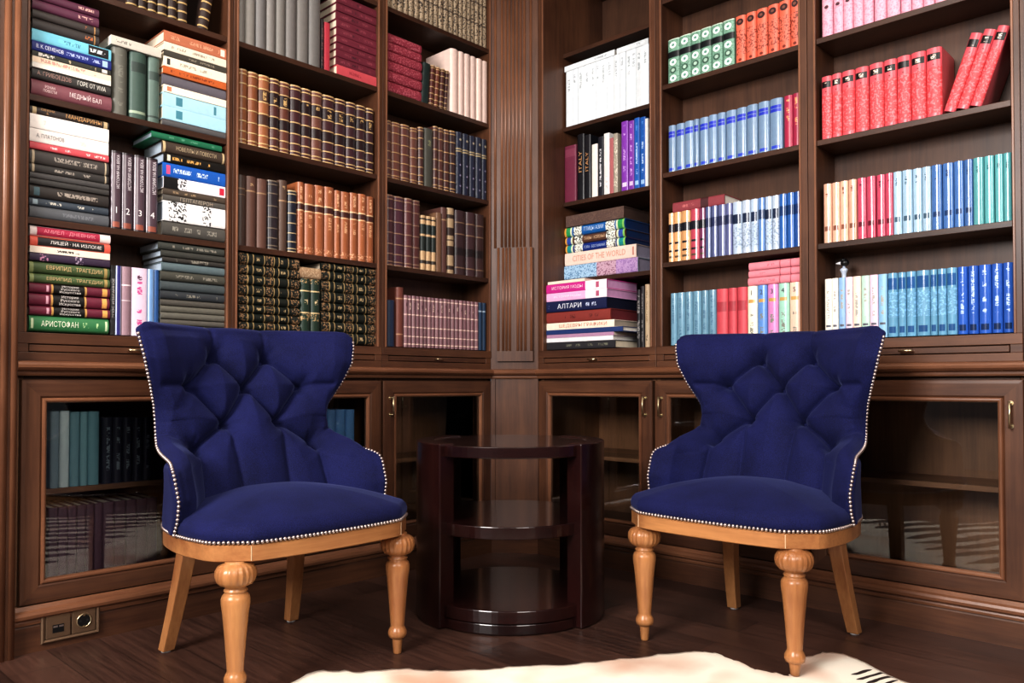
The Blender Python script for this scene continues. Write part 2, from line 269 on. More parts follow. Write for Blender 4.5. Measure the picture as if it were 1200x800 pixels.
ROWS = {
 'L1r0': [(1.003,0.037,0.248),(1.04,0.031,0.263),(1.071,0.032,0.276),(1.103,0.036,0.29),(1.139,0.033,0.304),(1.172,0.037,0.319),(1.243,0.039,0.349)],
 'L1r1a': [(0.727,0.23,0.052),(0.728,0.225,0.032),(0.728,0.225,0.016),(0.728,0.225,0.018),(0.728,0.225,0.017),(0.727,0.227,0.031),(0.727,0.227,0.036),(0.728,0.189,0.034),(0.728,0.189,0.027),(0.727,0.189,0.031),(0.727,0.189,0.027)],
 'L1r1b': [(0.961,0.049,0.228),(1.015,0.055,0.228),(1.074,0.041,0.222)],
 'L1r1f': [(0.952,0.16,0.03)],
 'L1r1c': [(1.118,0.229,0.022),(1.119,0.228,0.045),(1.119,0.228,0.046),(1.121,0.226,0.025),(1.119,0.227,0.038),(1.119,0.227,0.025),(1.12,0.226,0.034),(1.122,0.224,0.022),(1.122,0.225,0.028),(1.121,0.225,0.038)],
 'L1r2a': [(0.726,0.225,0.037),(0.725,0.225,0.024),(0.725,0.225,0.04),(0.725,0.225,0.019),(0.725,0.225,0.018),(0.724,0.225,0.026),(0.724,0.225,0.044),(0.724,0.225,0.022),(0.723,0.225,0.041),(0.723,0.225,0.043),(0.723,0.225,0.024)],
 'L1r2b': [(0.957,0.035,0.253),(0.991,0.038,0.253),(1.029,0.039,0.249),(1.068,0.042,0.249)],
 'L1r2c': [(1.121,0.23,0.05),(1.123,0.228,0.069),(1.123,0.228,0.021),(1.123,0.228,0.022),(1.124,0.228,0.04),(1.122,0.229,0.048),(1.124,0.227,0.033),(1.121,0.224,0.043),(1.084,0.245,0.022)],
 'L1r3a': [(0.728,0.226,0.052),(0.728,0.229,0.031),(0.727,0.229,0.041),(0.727,0.229,0.032),(0.728,0.228,0.032),(0.727,0.228,0.039),(0.727,0.228,0.026),(0.727,0.228,0.022),(0.728,0.229,0.033),(0.728,0.229,0.033)],
 'L1r3b': [(0.961,0.016,0.216),(0.977,0.018,0.221),(0.995,0.032,0.228),(1.027,0.052,0.223),(1.08,0.02,0.227),(1.1,0.0165,0.226)],
 'L1r3c': [(1.119,0.231,0.03),(1.119,0.231,0.013),(1.119,0.231,0.022),(1.119,0.231,0.025),(1.119,0.231,0.024),(1.118,0.231,0.023),(1.118,0.231,0.033),(1.118,0.231,0.035),(1.118,0.231,0.036),(1.123,0.225,0.033),(1.123,0.225,0.018),(1.118,0.23,0.025),(1.109,0.231,0.029)],
 'L2r1a': [(1.393,0.027,0.279),(1.42,0.042,0.284),(1.462,0.043,0.309),(1.505,0.039,0.325),(1.544,0.043,0.331),(1.586,0.047,0.358),(1.634,0.055,0.368),(1.688,0.053,0.398)],
 'L2r1b': [(1.745,0.015,0.206),(1.762,0.026,0.2)],
 'L2r1c': [(1.811,0.197,0.04),(1.81,0.197,0.034),(1.81,0.197,0.03),(1.81,0.197,0.028),(1.81,0.197,0.028),(1.81,0.197,0.033),(1.81,0.197,0.033),(1.809,0.197,0.033),(1.809,0.197,0.033),(1.809,0.197,0.033)],
 'L2r2': [(1.394,0.037,0.273),(1.43,0.042,0.272),(1.472,0.046,0.272),(1.518,0.041,0.272),(1.559,0.046,0.272),(1.605,0.049,0.272),(1.654,0.046,0.272),(1.699,0.049,0.272),(1.748,0.058,0.271),(1.806,0.053,0.271),(1.859,0.049,0.271),(1.908,0.049,0.271),(1.957,0.042,0.271)],
 'L2r3': [(1.394,0.034,0.257),(1.427,0.042,0.259),(1.469,0.044,0.257),(1.513,0.048,0.261),(1.56,0.037,0.269),(1.597,0.041,0.237),(1.638,0.031,0.276),(1.669,0.045,0.274),(1.714,0.045,0.277),(1.759,0.046,0.279),(1.805,0.031,0.273),(1.836,0.043,0.273),(1.879,0.04,0.276),(1.919,0.041,0.278),(1.96,0.041,0.275)],
 'L2r4a': [(1.399,0.248,0.04),(1.399,0.248,0.037),(1.398,0.248,0.036),(1.398,0.248,0.036),(1.398,0.248,0.037),(1.398,0.248,0.045),(1.397,0.248,0.042),(1.397,0.248,0.042),(1.397,0.248,0.048)],
 'L2r4b': [(1.654,0.046,0.247),(1.699,0.044,0.251)],
 'L2r4c': [(1.745,0.264,0.048),(1.745,0.264,0.044),(1.745,0.264,0.042),(1.745,0.264,0.037),(1.745,0.264,0.046),(1.744,0.264,0.046),(1.744,0.264,0.042),(1.744,0.264,0.032)],
 'L3r0': [(2.058,0.029,0.335),(2.087,0.034,0.348),(2.121,0.032,0.362),(2.153,0.029,0.374),(2.182,0.03,0.387),(2.212,0.031,0.4),(2.243,0.03,0.412),(2.273,0.027,0.424),(2.3,0.028,0.436),(2.327,0.028,0.447),(2.355,0.028,0.459),(2.384,0.033,0.472),(2.417,0.029,0.485),(2.446,0.032,0.497),(2.478,0.025,0.51),(2.503,0.027,0.52),(2.53,0.027,0.532),(2.557,0.026,0.543),(2.583,0.026,0.554),(2.61,0.025,0.565),(2.635,0.027,0.575)],
 'L3r1a': [(2.064,0.19,0.05),(2.064,0.19,0.045),(2.064,0.19,0.042),(2.064,0.19,0.041),(2.063,0.19,0.039),(2.063,0.19,0.038)],
 'L3r1b': [(2.2555,0.0455,0.185),(2.302,0.027,0.194),(2.331,0.026,0.197),(2.359,0.026,0.196),(2.387,0.020,0.196)],
 'L3r1c': [(2.425,0.048,0.294),(2.473,0.037,0.296),(2.51,0.038,0.297),(2.548,0.038,0.299),(2.586,0.039,0.3),(2.624,0.038,0.302)],
 'L3r2': [(2.061,0.029,0.245),(2.09,0.051,0.245),(2.141,0.052,0.247),(2.192,0.045,0.245),(2.237,0.032,0.257),(2.27,0.053,0.261),(2.323,0.028,0.281),(2.351,0.035,0.281),(2.386,0.037,0.281),(2.423,0.041,0.285),(2.463,0.041,0.289),(2.505,0.042,0.289),(2.547,0.041,0.289),(2.588,0.04,0.291),(2.628,0.038,0.29)],
 'L3r3': [(2.061,0.042,0.301),(2.103,0.058,0.301),(2.162,0.045,0.302),(2.207,0.045,0.301),(2.252,0.031,0.242),(2.283,0.03,0.242),(2.313,0.027,0.242),(2.34,0.032,0.267),(2.372,0.036,0.296),(2.41,0.042,0.3),(2.456,0.066,0.297),(2.525,0.061,0.298),(2.588,0.056,0.299)],
 'L3r4': [(2.07,0.041,0.197),(2.119,0.04,0.255),(2.159,0.022,0.224),(2.181,0.022,0.224),(2.202,0.022,0.224),(2.224,0.022,0.224),(2.247,0.022,0.224),(2.269,0.023,0.224),(2.292,0.023,0.224),(2.314,0.023,0.224),(2.337,0.023,0.224),(2.361,0.023,0.224),(2.384,0.024,0.225),(2.408,0.024,0.225),(2.432,0.024,0.225),(2.456,0.024,0.225),(2.48,0.025,0.225),(2.505,0.025,0.225),(2.53,0.025,0.225),(2.555,0.025,0.225),(2.58,0.026,0.225),(2.606,0.026,0.225),(2.632,0.026,0.225)],
 'R1r1': [(-2.455,0.04,0.279),(-2.416,0.033,0.278),(-2.382,0.039,0.278),(-2.344,0.038,0.277),(-2.306,0.031,0.276),(-2.275,0.028,0.276),(-2.247,0.035,0.275),(-2.212,0.038,0.275),(-2.174,0.036,0.274),(-2.139,0.035,0.273),(-2.103,0.036,0.273),(-2.067,0.019,0.272),(-2.048,0.035,0.272),(-2.013,0.035,0.271)],
 'R1r1f': [(-2.467,0.302,0.029),(-2.153,0.173,0.027)],
 'R1r2': [(-2.465,0.073,0.273),(-2.389,0.044,0.316),(-2.345,0.04,0.303),(-2.296,0.033,0.249),(-2.261,0.032,0.277),(-2.226,0.032,0.286),(-2.194,0.021,0.258),(-2.173,0.023,0.275),(-2.128,0.038,0.318),(-2.088,0.03,0.313),(-2.056,0.028,0.318),(-2.027,0.029,0.316),(-1.996,0.015,0.303)],
 'R1r3': [(-2.468,0.461,0.067),(-2.461,0.423,0.06),(-2.458,0.35,0.04),(-2.461,0.35,0.04),(-2.465,0.351,0.047),(-2.456,0.342,0.054)],
 'R1r4': [(-2.469,0.53,0.035),(-2.469,0.528,0.02),(-2.463,0.389,0.016),(-2.466,0.44,0.022),(-2.474,0.401,0.033),(-2.483,0.389,0.051),(-2.471,0.358,0.052),(-2.471,0.358,0.039),(-2.468,0.355,0.042),(-2.457,0.222,0.014)],
 'R1r4b': [(-2.026,0.02,0.258),(-2.005,0.021,0.272),(-1.983,0.026,0.278)],
 'R2r1': [(-1.792,0.056,0.187),(-1.736,0.053,0.183),(-1.683,0.045,0.182),(-1.638,0.048,0.183),(-1.59,0.049,0.183),(-1.54,0.05,0.183),(-1.486,0.043,0.19),(-1.442,0.042,0.184),(-1.4,0.045,0.18),(-1.354,0.044,0.179),(-1.31,0.045,0.176),(-1.264,0.043,0.174)],
 'R2r2': [(-1.793,0.036,0.195),(-1.757,0.042,0.195),(-1.715,0.043,0.195),(-1.672,0.024,0.194),(-1.648,0.042,0.194),(-1.606,0.039,0.194),(-1.567,0.036,0.194),(-1.531,0.045,0.194),(-1.486,0.044,0.194),(-1.442,0.046,0.193),(-1.395,0.046,0.193),(-1.349,0.052,0.193),(-1.294,0.037,0.193),(-1.257,0.035,0.193)],
 'R2r3': [(-1.793,0.025,0.204),(-1.768,0.034,0.203),(-1.734,0.043,0.203),(-1.691,0.042,0.203),(-1.649,0.026,0.203),(-1.623,0.028,0.203),(-1.594,0.028,0.203),(-1.567,0.035,0.203),(-1.532,0.028,0.203),(-1.504,0.041,0.203),(-1.462,0.034,0.203),(-1.428,0.031,0.203),(-1.398,0.028,0.203),(-1.369,0.028,0.203),(-1.341,0.028,0.202),(-1.314,0.032,0.202),(-1.282,0.029,0.202),(-1.253,0.026,0.202)],
 'R2r3f': [(-1.8,0.274,0.05)],
 'R2r4': [(-1.787,0.034,0.214),(-1.754,0.037,0.214),(-1.716,0.036,0.214),(-1.681,0.039,0.214),(-1.641,0.031,0.214),(-1.61,0.034,0.214),(-1.576,0.051,0.214),(-1.525,0.038,0.214),(-1.487,0.043,0.213),(-1.444,0.041,0.213),(-1.403,0.04,0.213),(-1.363,0.044,0.213),(-1.319,0.043,0.213),(-1.276,0.045,0.213)],
 'R2r4f': [(-1.438,0.208,0.031),(-1.436,0.206,0.027),(-1.434,0.204,0.031)],
 'R3r0': [(-1.148,0.04,0.305),(-1.107,0.036,0.291),(-1.071,0.034,0.277),(-1.037,0.035,0.264),(-1.002,0.034,0.251),(-0.967,0.041,0.237),(-0.927,0.045,0.221),(-0.881,0.035,0.206),(-0.847,0.036,0.193),(-0.811,0.035,0.179),(-0.775,0.037,0.165),(-0.738,0.036,0.152),(-0.702,0.038,0.138),(-0.664,0.037,0.124),(-0.627,0.037,0.109)],
 'R3r1': [(-1.151,0.038,0.226),(-1.113,0.034,0.226),(-1.079,0.045,0.226),(-1.034,0.047,0.226),(-0.986,0.049,0.225),(-0.937,0.042,0.225),(-0.895,0.044,0.225),(-0.851,0.047,0.225),(-0.804,0.048,0.224)],
 'R3r1l': [(-0.754,0.036,0.239),(-0.716,0.036,0.239),(-0.678,0.035,0.243)],
 'R3r2': [(-1.147,0.03,0.211),(-1.117,0.029,0.211),(-1.088,0.029,0.211),(-1.059,0.029,0.211),(-1.029,0.033,0.211),(-0.997,0.031,0.212),(-0.965,0.03,0.212),(-0.935,0.025,0.212),(-0.91,0.028,0.212),(-0.882,0.033,0.212),(-0.849,0.029,0.212),(-0.82,0.028,0.213),(-0.792,0.033,0.213),(-0.759,0.034,0.213),(-0.725,0.03,0.213),(-0.696,0.026,0.213),(-0.67,0.031,0.214),(-0.639,0.028,0.214),(-0.61,0.025,0.214),(-0.586,0.022,0.214)],
 'R3r3': [(-1.144,0.028,0.214),(-1.117,0.022,0.214),(-1.094,0.024,0.214),(-1.07,0.025,0.214),(-1.045,0.028,0.214),(-1.017,0.028,0.215),(-0.989,0.028,0.215),(-0.961,0.029,0.215),(-0.932,0.034,0.215),(-0.898,0.026,0.215),(-0.872,0.031,0.215),(-0.841,0.043,0.215),(-0.798,0.021,0.215),(-0.777,0.029,0.215),(-0.749,0.031,0.215),(-0.718,0.03,0.215),(-0.688,0.03,0.215),(-0.658,0.036,0.215),(-0.622,0.031,0.215),(-0.591,0.03,0.215)],
 'Lc1a': [(0.803,0.026,0.239),(0.83,0.029,0.239),(0.86,0.03,0.235),(0.889,0.023,0.235),(0.912,0.036,0.235),(0.955,0.033,0.215),(0.988,0.031,0.214),(1.019,0.032,0.213),(1.051,0.032,0.212),(1.083,0.031,0.211)],
 'Lc1b': [(0.799,0.027,0.26),(0.827,0.028,0.261),(0.854,0.026,0.261),(0.88,0.027,0.261),(0.907,0.024,0.261),(0.932,0.026,0.261),(0.957,0.037,0.262),(0.994,0.036,0.262),(1.03,0.033,0.262),(1.063,0.035,0.262),(1.098,0.034,0.263)],
 'Lc2': [(1.769,0.035,0.221),(1.807,0.039,0.22),(1.849,0.045,0.219),(1.897,0.044,0.218)]}
# ------------------------------------------------------------------ room shell
TOP = 2.80
fl = MB().box(-4.2, 3.2, -5.5, .6, -.05, 0); struct(fl, 'floor', floor_mat(), MR)
struct(MB().box(.2, 3.15, .48, .56, 0, 3.05).box(-1.6, .40, 0, .10, 0, 3.05), 'wall_left', flat('#6a5040', .8, 0, 0), ML)
struct(MB().box(-3.1, .4, .49, .57, 0, 3.05).box(-.30, 1.6, .01, .10, 0, 3.05), 'wall_right', flat('#6a5040', .8, 0, 0), MR)
struct(MB().box(-4.2, 3.2, -5.5, .6, 3.05, 3.12), 'ceiling', flat('#d9d2c6', .9, 0, 0), MR)

# ------------------------------------------------------------------ upper bookcases
SH = [1.30, 1.672, 2.04, 2.40]
def bookcase(w, o0, i0, i1, o1, D, shelves, label, handle, sf=.004, ):
    M = WALL[w]; org = ((o0 + o1) / 2, 0, .868); r = empty('bookcase', M @ T(Vector(org)), label, 'bookcase', 'built-in walnut bookcases')
    def P(mb, name, mats, bevel=.0015, parent=r): return mb.build(name, mats, parent, None, bevel, org)
    P(MB().box(o0 + .001, i0, 0, D, .953, TOP), 'side_panel', WZ); P(MB().box(i1, o1 - .001, 0, D, .953, TOP), 'side_panel', WZ)
    for a, s in ((i0, -1), (i1, 1)):      # slim raised bead on each upright
        if abs(a - (o0 if s < 0 else o1)) > .012:
            x0, x1 = sorted((a + s * .001, a + s * .008)); P(MB().box(x0, x1, -.0045, .001, .953, TOP), 'bead', BEADZ)
    P(MB().box(i0, i1, D - .012, D, .953, TOP), 'back_panel', BACK, 0)
    P(MB().box(i0, i1, 0, D, TOP - .03, TOP), 'top_panel', WX)
    P(MB().box(o0 + .001, o1 - .001, -.003, D, .920, .953), 'bottom_shelf', WX)
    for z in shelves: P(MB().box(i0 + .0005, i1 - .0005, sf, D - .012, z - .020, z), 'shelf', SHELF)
    P(MB().box(o0 + .001, o1 - .001, -.001, .03, .868, .894), 'bottom_rail', WX)
    P(MB().box(o0 + .001, o0 + .035, -.001, .03, .894, .920), 'rail_block', WX); P(MB().box(o1 - .035, o1 - .001, -.001, .03, .894, .920), 'rail_block', WX)
    tr = P(MB().box(o0 + .037, o1 - .037, .001, .18, .897, .917), 'pull_out_tray', WX)
    hb = MB(); hb.tube([(handle - .022, -.018, .908), (handle + .022, -.018, .908)], .0038)
    for s in (-1, 1): hb.tube([(handle + s * .016, -.018, .908), (handle + s * .016, .003, .908)], .0028)
    hb.build('handle', BRASS, tr, None, 0, org)
    return r
bookcase('L', .69, .72, 1.344, 1.3655, .205, SH, 'walnut bookcase of horizontal stacks and upright paperbacks, outer bay of left wall', 1.03)
bookcase('L', 1.3655, 1.387, 2.006, 2.0305, .205, SH, 'walnut bookcase of brown leather sets, middle bay of left wall', 1.70)
bookcase('L', 2.0305, 2.055, 2.662, 2.675, .205, SH, 'walnut bookcase with cream tall books and thin mauve set, corner bay of left wall', 2.339)
bookcase('R', -2.50, -2.466, -1.871, -1.8425, .475, [1.30, 1.675, 2.04, 2.40], 'deep walnut bookcase with recessed shelves and white books, corner bay of right wall', -2.17, .145)
bookcase('R', -1.8425, -1.812, -1.228, -1.196, .178, SH, 'walnut bookcase of green, orange and blue sets, middle bay of right wall', -1.52)
bookcase('R', -1.196, -1.164, -.560, -.535, .178, SH, 'walnut bookcase of coral red and blue sets, outer bay of right wall', -.865)

# ------------------------------------------------------------------ base cabinets
FR = [(0, .018), (0, -.002), (.002, -.006), (.012, -.007), (.050, -.007), (.058, -.001), (.058, .018)]
BD = [(.056, .012), (.056, -.004), (.059, -.008), (.064, -.0085), (.068, -.006), (.071, .002), (.071, .012)]
def cabinet(w, x0, x1, D, handle, label, shelf=.475):
    M = WALL[w]; org = ((x0 + x1) / 2, 0, .10); r = empty('base_cabinet', M @ T(Vector(org)), label, 'cabinet', 'built-in glass-fronted base cabinets')
    def P(mb, name, mats, bevel=.0015, parent=r): return mb.build(name, mats, parent, None, bevel, org)
    P(MB().box(x0 + .001, x0 + .018, .02, D, .14, .822), 'side_panel', INNER); P(MB().box(x1 - .018, x1 - .001, .02, D, .14, .822), 'side_panel', INNER)
    P(MB().box(x0 + .018, x1 - .018, D - .012, D, .14, .822), 'back_panel', INNER, 0)
    P(MB().box(x0 + .018, x1 - .018, .02, D - .012, .14, .16), 'bottom_panel', WX); P(MB().box(x0 + .018, x1 - .018, .02, D - .012, .80, .822), 'top_panel', WX)
    P(MB().box(x0 + .019, x1 - .019, .05, D - .013, shelf - .018, shelf), 'shelf', INNERX)
    a, b = x0 + .006, x1 - .006
    d = P(MB().ring(a, b, .142, .812, FR, 0, 1), 'door', [WX, WZ], 0)
    P(MB().ring(a, b, .142, .812, BD, 0, 1), 'glazing_bead', [BEAD, BEADZ], 0, d)
    P(MB().box(a + .066, b - .066, .003, .006, .208, .746), 'glass_pane', GLASS, 0, d)
    hx = b - .033 if handle == 'r' else a + .033
    h = MB(); h.tube([(hx, -.030, .664), (hx, -.030, .746)], .0036)
    for z in (.670, .740):
        h.tube([(hx, -.030, z), (hx, -.006, z)], .003); h.tube([(hx, -.010, z), (hx, -.005, z)], .0075, 12)
    P(h, 'handle', BRASS, 0, d)
    return r
cabinet('L', .700, 1.3655, .30, 'r', 'walnut cabinet with upright books behind glass, beside the wall outlet')
cabinet('L', 1.3655, 2.0305, .30, 'l', 'walnut glass-door cabinet hidden largely behind the blue chair near the outlet')
cabinet('L', 2.0305, 2.675, .30, 'l', 'empty walnut glass-door cabinet on left wall beside the round table')
cabinet('R', -2.50, -1.8535, .46, 'r', 'empty deep walnut glass-door cabinet on right wall behind the round table')
cabinet('R', -1.8535, -1.196, .30, 'l', 'dark walnut glass-door cabinet directly behind the chair of the right wall')
cabinet('R', -1.196, -.529, .30, 'r', 'walnut glass-door cabinet reflecting the striped hide rug')

# ------------------------------------------------------------------ running trim: ledge, plinth, pilasters
LEDGE = [(.02, .8235), (-.010, .8235), (-.013, .829), (-.013, .836), (-.020, .838), (-.030, .8415), (-.037, .848), (-.038, .856), (-.034, .863), (-.024, .8675), (.02, .8675)]
PLMOLD = [(.015, .084), (-.010, .084), (-.012, .092), (-.010, .097), (-.017, .100), (-.025, .106), (-.027, .115), (-.024, .123), (-.014, .128), (-.010, .134), (-.006, .1395), (.015, .1395)]
PLINTH = [(.02, 0), (-.007, 0), (-.007, .076), (-.003, .0838), (.02, .0838)]
n = 0
for w, a, b, nm in (('L', .45, 2.675, 'left'), ('C', 0, CW, 'corner'), ('R', -2.50, -.30, 'right')):
    e = (.69, b) if w == 'L' else (a, b)
    n += 1; struct(MB().prism_x(LEDGE, *e, smooth=False), f'trim_{n}', [BEAD], WALL[w], 0, {'L': 'rounded walnut ledge along the left wall', 'C': 'short rounded walnut ledge across the corner', 'R': 'rounded walnut ledge along the right wall'}[w])
    n += 1; struct(MB().prism_x(PLMOLD, *e), f'trim_{n}', [BEAD], WALL[w])
    struct(MB().prism_x(PLINTH, *e), f'baseboard_{nm}', [WX], WALL[w])
def reed(mb, x, z0, z1, y0, r, mat=0):
    mb.loft([[(x + r * math.cos(t), y0 - r * .75 * math.sin(t), z) for t in [PI * k / 8 for k in range(9)]] for z in (z0, z1)], True, True, mat, True)
pm = MB().box(.0, CW, .0, .03, .14, .8235).box(0, CW, 0, .03, .8675, TOP)
pm.box(.0, .020, -.006, .0, .14, .8235).box(CW - .02, CW, -.006, 0, .14, .8235)
for x in (.020, .052, .070, .088, .106, .124, .142, .160, .190): reed(pm, x, 1.445, TOP, 0, .0062, 1)
pm.box(.030, CW - .024, -.016, 0, .905, 1.445)
for x in (.037, .060, .076, .092, .130, .146, .166, CW - .031): reed(pm, x, .955, 1.443, -.016, .0062, 1)
struct(pm, 'trim_7', [WZ, BEADZ], MC, 0, 'reeded walnut pilaster set across the corner')
pe = MB().box(.40, .69, -.030, .03, 0, TOP)
for x, r in ((.68, .009), (.655, .010), (.625, .007), (.585, .012), (.545, .007)): reed(pe, x, 0, TOP, -.030, r, 1)
struct(pe, 'trim_8', [WZ, BEADZ], ML, 0, 'reeded walnut end casing of the left wall')
pr = MB().box(-.535, -.522, .006, .03, .8675, TOP).box(-.520, -.30, -.004, .03, .14, TOP); reed(pr, -.512, .8675, TOP, -.004, .006, 1)
struct(pr, 'trim_9', [WZ, BEADZ], MR, 0, 'walnut end stile of the right wall')

# ------------------------------------------------------------------ wall outlet on the left plinth
so = empty('wall_outlet', ML @ T((.845, -.007, .068)), 'bronze double wall outlet with USB ports on the left baseboard', 'outlet')
hw, hh = .082, .047
MB().ring(-hw, hw, -hh, hh, [(0, .0), (0, -.008), (.004, -.011), (.010, -.009), (.011, 0)]).build('cover_frame', BRONZE, so)
MB().box(-.070, -.002, -.010, 0, -.036, .036).build('usb_insert', BRONZE, so, None, .002)
us = MB().box(-.052, -.020, -.0108, -.009, -.020, .004); us.box(-.050, -.038, -.0113, -.010, -.004, .001, 1).box(-.034, -.022, -.0113, -.010, -.004, .001, 1); us.build('usb_ports', [BLACK, NAIL], so)
MB().box(.002, .070, -.010, 0, -.036, .036).build('socket_insert', BRONZE, so, None, .002)
sk = MB(); sk.loft([[(.036 + r * math.cos(2 * PI * k / 28), y, r * math.sin(2 * PI * k / 28)) for k in range(28)] for r, y in ((.0215, -.009), (.0215, -.0125), (.0190, -.0125), (.018, -.0105))], True, False, 1, True)
sk.loft([[(.036 + r * math.cos(2 * PI * k / 28), y, r * math.sin(2 * PI * k / 28)) for k in range(28)] for r, y in ((.0186, -.0102), (.0186, -.0106))], True, True, 0)
for s in (-1, 1):
    sk.box(.036 + s * .0095 - .0025, .036 + s * .0095 + .0025, -.0112, -.0104, -.0025, .0025, 2); sk.box(.033, .039, -.0122, -.0104, s * .0165 - .002, s * .0165 + .002, 1)
sk.build('socket_face', [BLACK, BRASS, flat('#2b2b2e', .4, 0, 0)], so)

# ------------------------------------------------------------------ round side table
TC = Vector((.066, 2.835)); RD, RO = .312, .332
tb = empty('side_table', T((TC.x, TC.y, 0)) @ Matrix.Rotation(-.02, 4, 'Z'), 'round dark mahogany drum table with two open shelves in the corner', 'table')
def disc(name, prof, m=MAHOGX):
    return MB().lathe(prof, 96, smooth=False).build(name, m, tb, None, .003)
disc('base', [(RD - .012, 0), (RD - .004, .004), (RD - .004, .036)]); disc('base_shelf', [(RD, .039), (RD, .080)])
disc('middle_shelf', [(RD - .012, .302), (RD - .012, .343)]); disc('tabletop', [(RD, .560), (RD, .598)])
for s in (0, 1):
    a0 = math.radians(-46) + s * PI; a1 = math.radians(46) + s * PI; pr_ = []
    K = 36
    for k in range(K + 1):
        a = a0 + (a1 - a0) * k / K; pr_.append((RO * math.cos(a), RO * math.sin(a)))
    for k in range(K + 1):
        a = a1 - (a1 - a0) * k / K; pr_.append((.268 * math.cos(a), .268 * math.sin(a)))
    up = MB().prism_z(pr_, .002, .602).build('side_panel', MAHOG, tb, None, .004)

# ------------------------------------------------------------------ striped hide rug
RUG = [(-.527, 2.155), (-.49, 2.222), (-.42, 2.236), (-.358, 2.228), (-.26, 2.240), (-.17, 2.226), (-.086, 2.232), (.03, 2.240), (.125, 2.258), (.24, 2.272), (.353, 2.30), (.47, 2.33), (.59, 2.362), (.653, 2.358), (.694, 2.287), (.735, 2.212), (.776, 2.190), (.81, 2.165), (.850, 2.215), (.90, 2.290), (.974, 2.342), (1.03, 2.340), (1.068, 2.257), (1.10, 2.116), (1.20, 1.93), (1.24, 1.70), (1.10, 1.50), (.98, 1.28), (1.05, 1.05), (.86, .92), (.55, .98), (.15, .90), (-.10, .98), (-.38, .86), (-.55, 1.0), (-.46, 1.3), (-.58, 1.6), (-.66, 1.9)]
def hide():
    import bmesh
    P = [Vector(p) for p in RUG]; n = len(P); out = []
    for i in range(n):
        a, b, c, d = P[i - 1], P[i], P[(i + 1) % n], P[(i + 2) % n]
        for k in range(6):
            t = k / 6; q = .5 * ((2 * b) + (c - a) * t + (2 * a - 5 * b + 4 * c - d) * t * t + (3 * b - a - 3 * c + d) * t ** 3)
            out.append(q + Vector((random.uniform(-1, 1), random.uniform(-1, 1))) * .003 + Vector((0, .008 * max(0, math.sin(len(out) * 1.05)) ** 2 if q.y > 1.9 else 0)))
    bm = bmesh.new(); step = .03; c0 = Vector((.3, 1.6))
    loops = []; K = 22
    for k in range(K + 1):                       # shrink the outline towards the spine of the hide
        t = k / K; lp = []
        for q in out:
            tgt = Vector((max(-.15, min(.75, q.x)) * .9 + .03, 1.55 + .1 * math.sin(q.x * 3)))
            p = q.lerp(tgt, t * .995); d = (q - tgt).length * t
            z = .011 + .002 * math.sin(p.x * 21) * math.cos(p.y * 17) - .007 * (1 - min(1, d / .02)) ** 2
            lp.append((bm.verts.new((p.x, p.y, z)), d))
        loops.append(lp)
    m = len(out); vals = {}
    base = [bm.verts.new((q.x, q.y, .0005)) for q in out]
    lay = {}
    for lp in loops:
        for v, d in lp: lay[v] = d
    for v in base: lay[v] = 0
    for j in range(m): bm.faces.new((base[j], base[(j + 1) % m], loops[0][(j + 1) % m][0], loops[0][j][0]))
    for a, b in zip(loops[:-1], loops[1:]):
        for j in range(m): bm.faces.new((a[j][0], a[(j + 1) % m][0], b[(j + 1) % m][0], b[j][0]))
    bm.verts.index_update(); e = [lay[v] for v in bm.verts]
    bmesh.ops.recalc_face_normals(bm, faces=bm.faces)
    me = bpy.data.meshes.new('hide_rug'); bm.to_mesh(me); bm.free()
    at = me.attributes.new('edge', 'FLOAT', 'POINT'); at.data.foreach_set('value', e)
    for p in me.polygons: p.use_smooth = True
    me.materials.append(hide_mat()); o = bpy.data.objects.new('hide_rug', me); COL.objects.link(o)
    return tag(o, 'cream animal hide rug with dark stripes and a scalloped edge on the floor', 'rug')
hide()
# ------------------------------------------------------------------ tufted chair
BTN = [(-.087, .885), (.087, .885), (-.185, .794), (0, .793), (.185, .794), (-.087, .684), (.087, .684), (-.194, .612), (.194, .612)]
SEG = [((s * .087, .885), q, 1.0) for s in (-1, 1) for q in ((0, .793), (s * .185, .794))] + \
      [((s * .087, .684), q, 1.0) for s in (-1, 1) for q in ((0, .793), (s * .185, .794), (s * .194, .612))] + \
      [((s * .087, .885), (s * .088, .95), .35) for s in (-1, 1)] + [((s * .185, .794), (s * .285, .80), .55) for s in (-1, 1)] + \
      [((s * .194, .612), (s * .205, .47), .5) for s in (-1, 1)] + [((s * .087, .684), (s * .075, .46), .4) for s in (-1, 1)] + [((s * .194, .612), (s * .29, .655), .35) for s in (-1, 1)]
EDGE = [(.405, .318, .195), (.44, .318, .176), (.49, .318, .168), (.55, .320, .190), (.570, .319, .203), (.580, .315, .222), (.588, .310, .258), (.594, .305, .30), (.602, .300, .345), (.615, .292, .380), (.640, .283, .410), (.665, .276, .425), (.69, .273, .430), (.73, .278, .420), (.80, .302, .383), (.87, .326, .362), (.92, .337, .370), (.96, .342, .382)]
CEN = [(.405, .305), (.50, .330), (.60, .367), (.675, .392), (.785, .436), (.875, .478), (.96, .525)]
def interp(tab, z, k=1):
    if z <= tab[0][0]: return tab[0][k]
    for a, b in zip(tab[:-1], tab[1:]):
        if z <= b[0]: t = (z - a[0]) / (b[0] - a[0]); return a[k] + (b[k] - a[k]) * t
    return tab[-1][k]
def smoothtab(tab, z, k, w=.006): return (interp(tab, z - w, k) + 2 * interp(tab, z, k) + interp(tab, z + w, k)) / 4
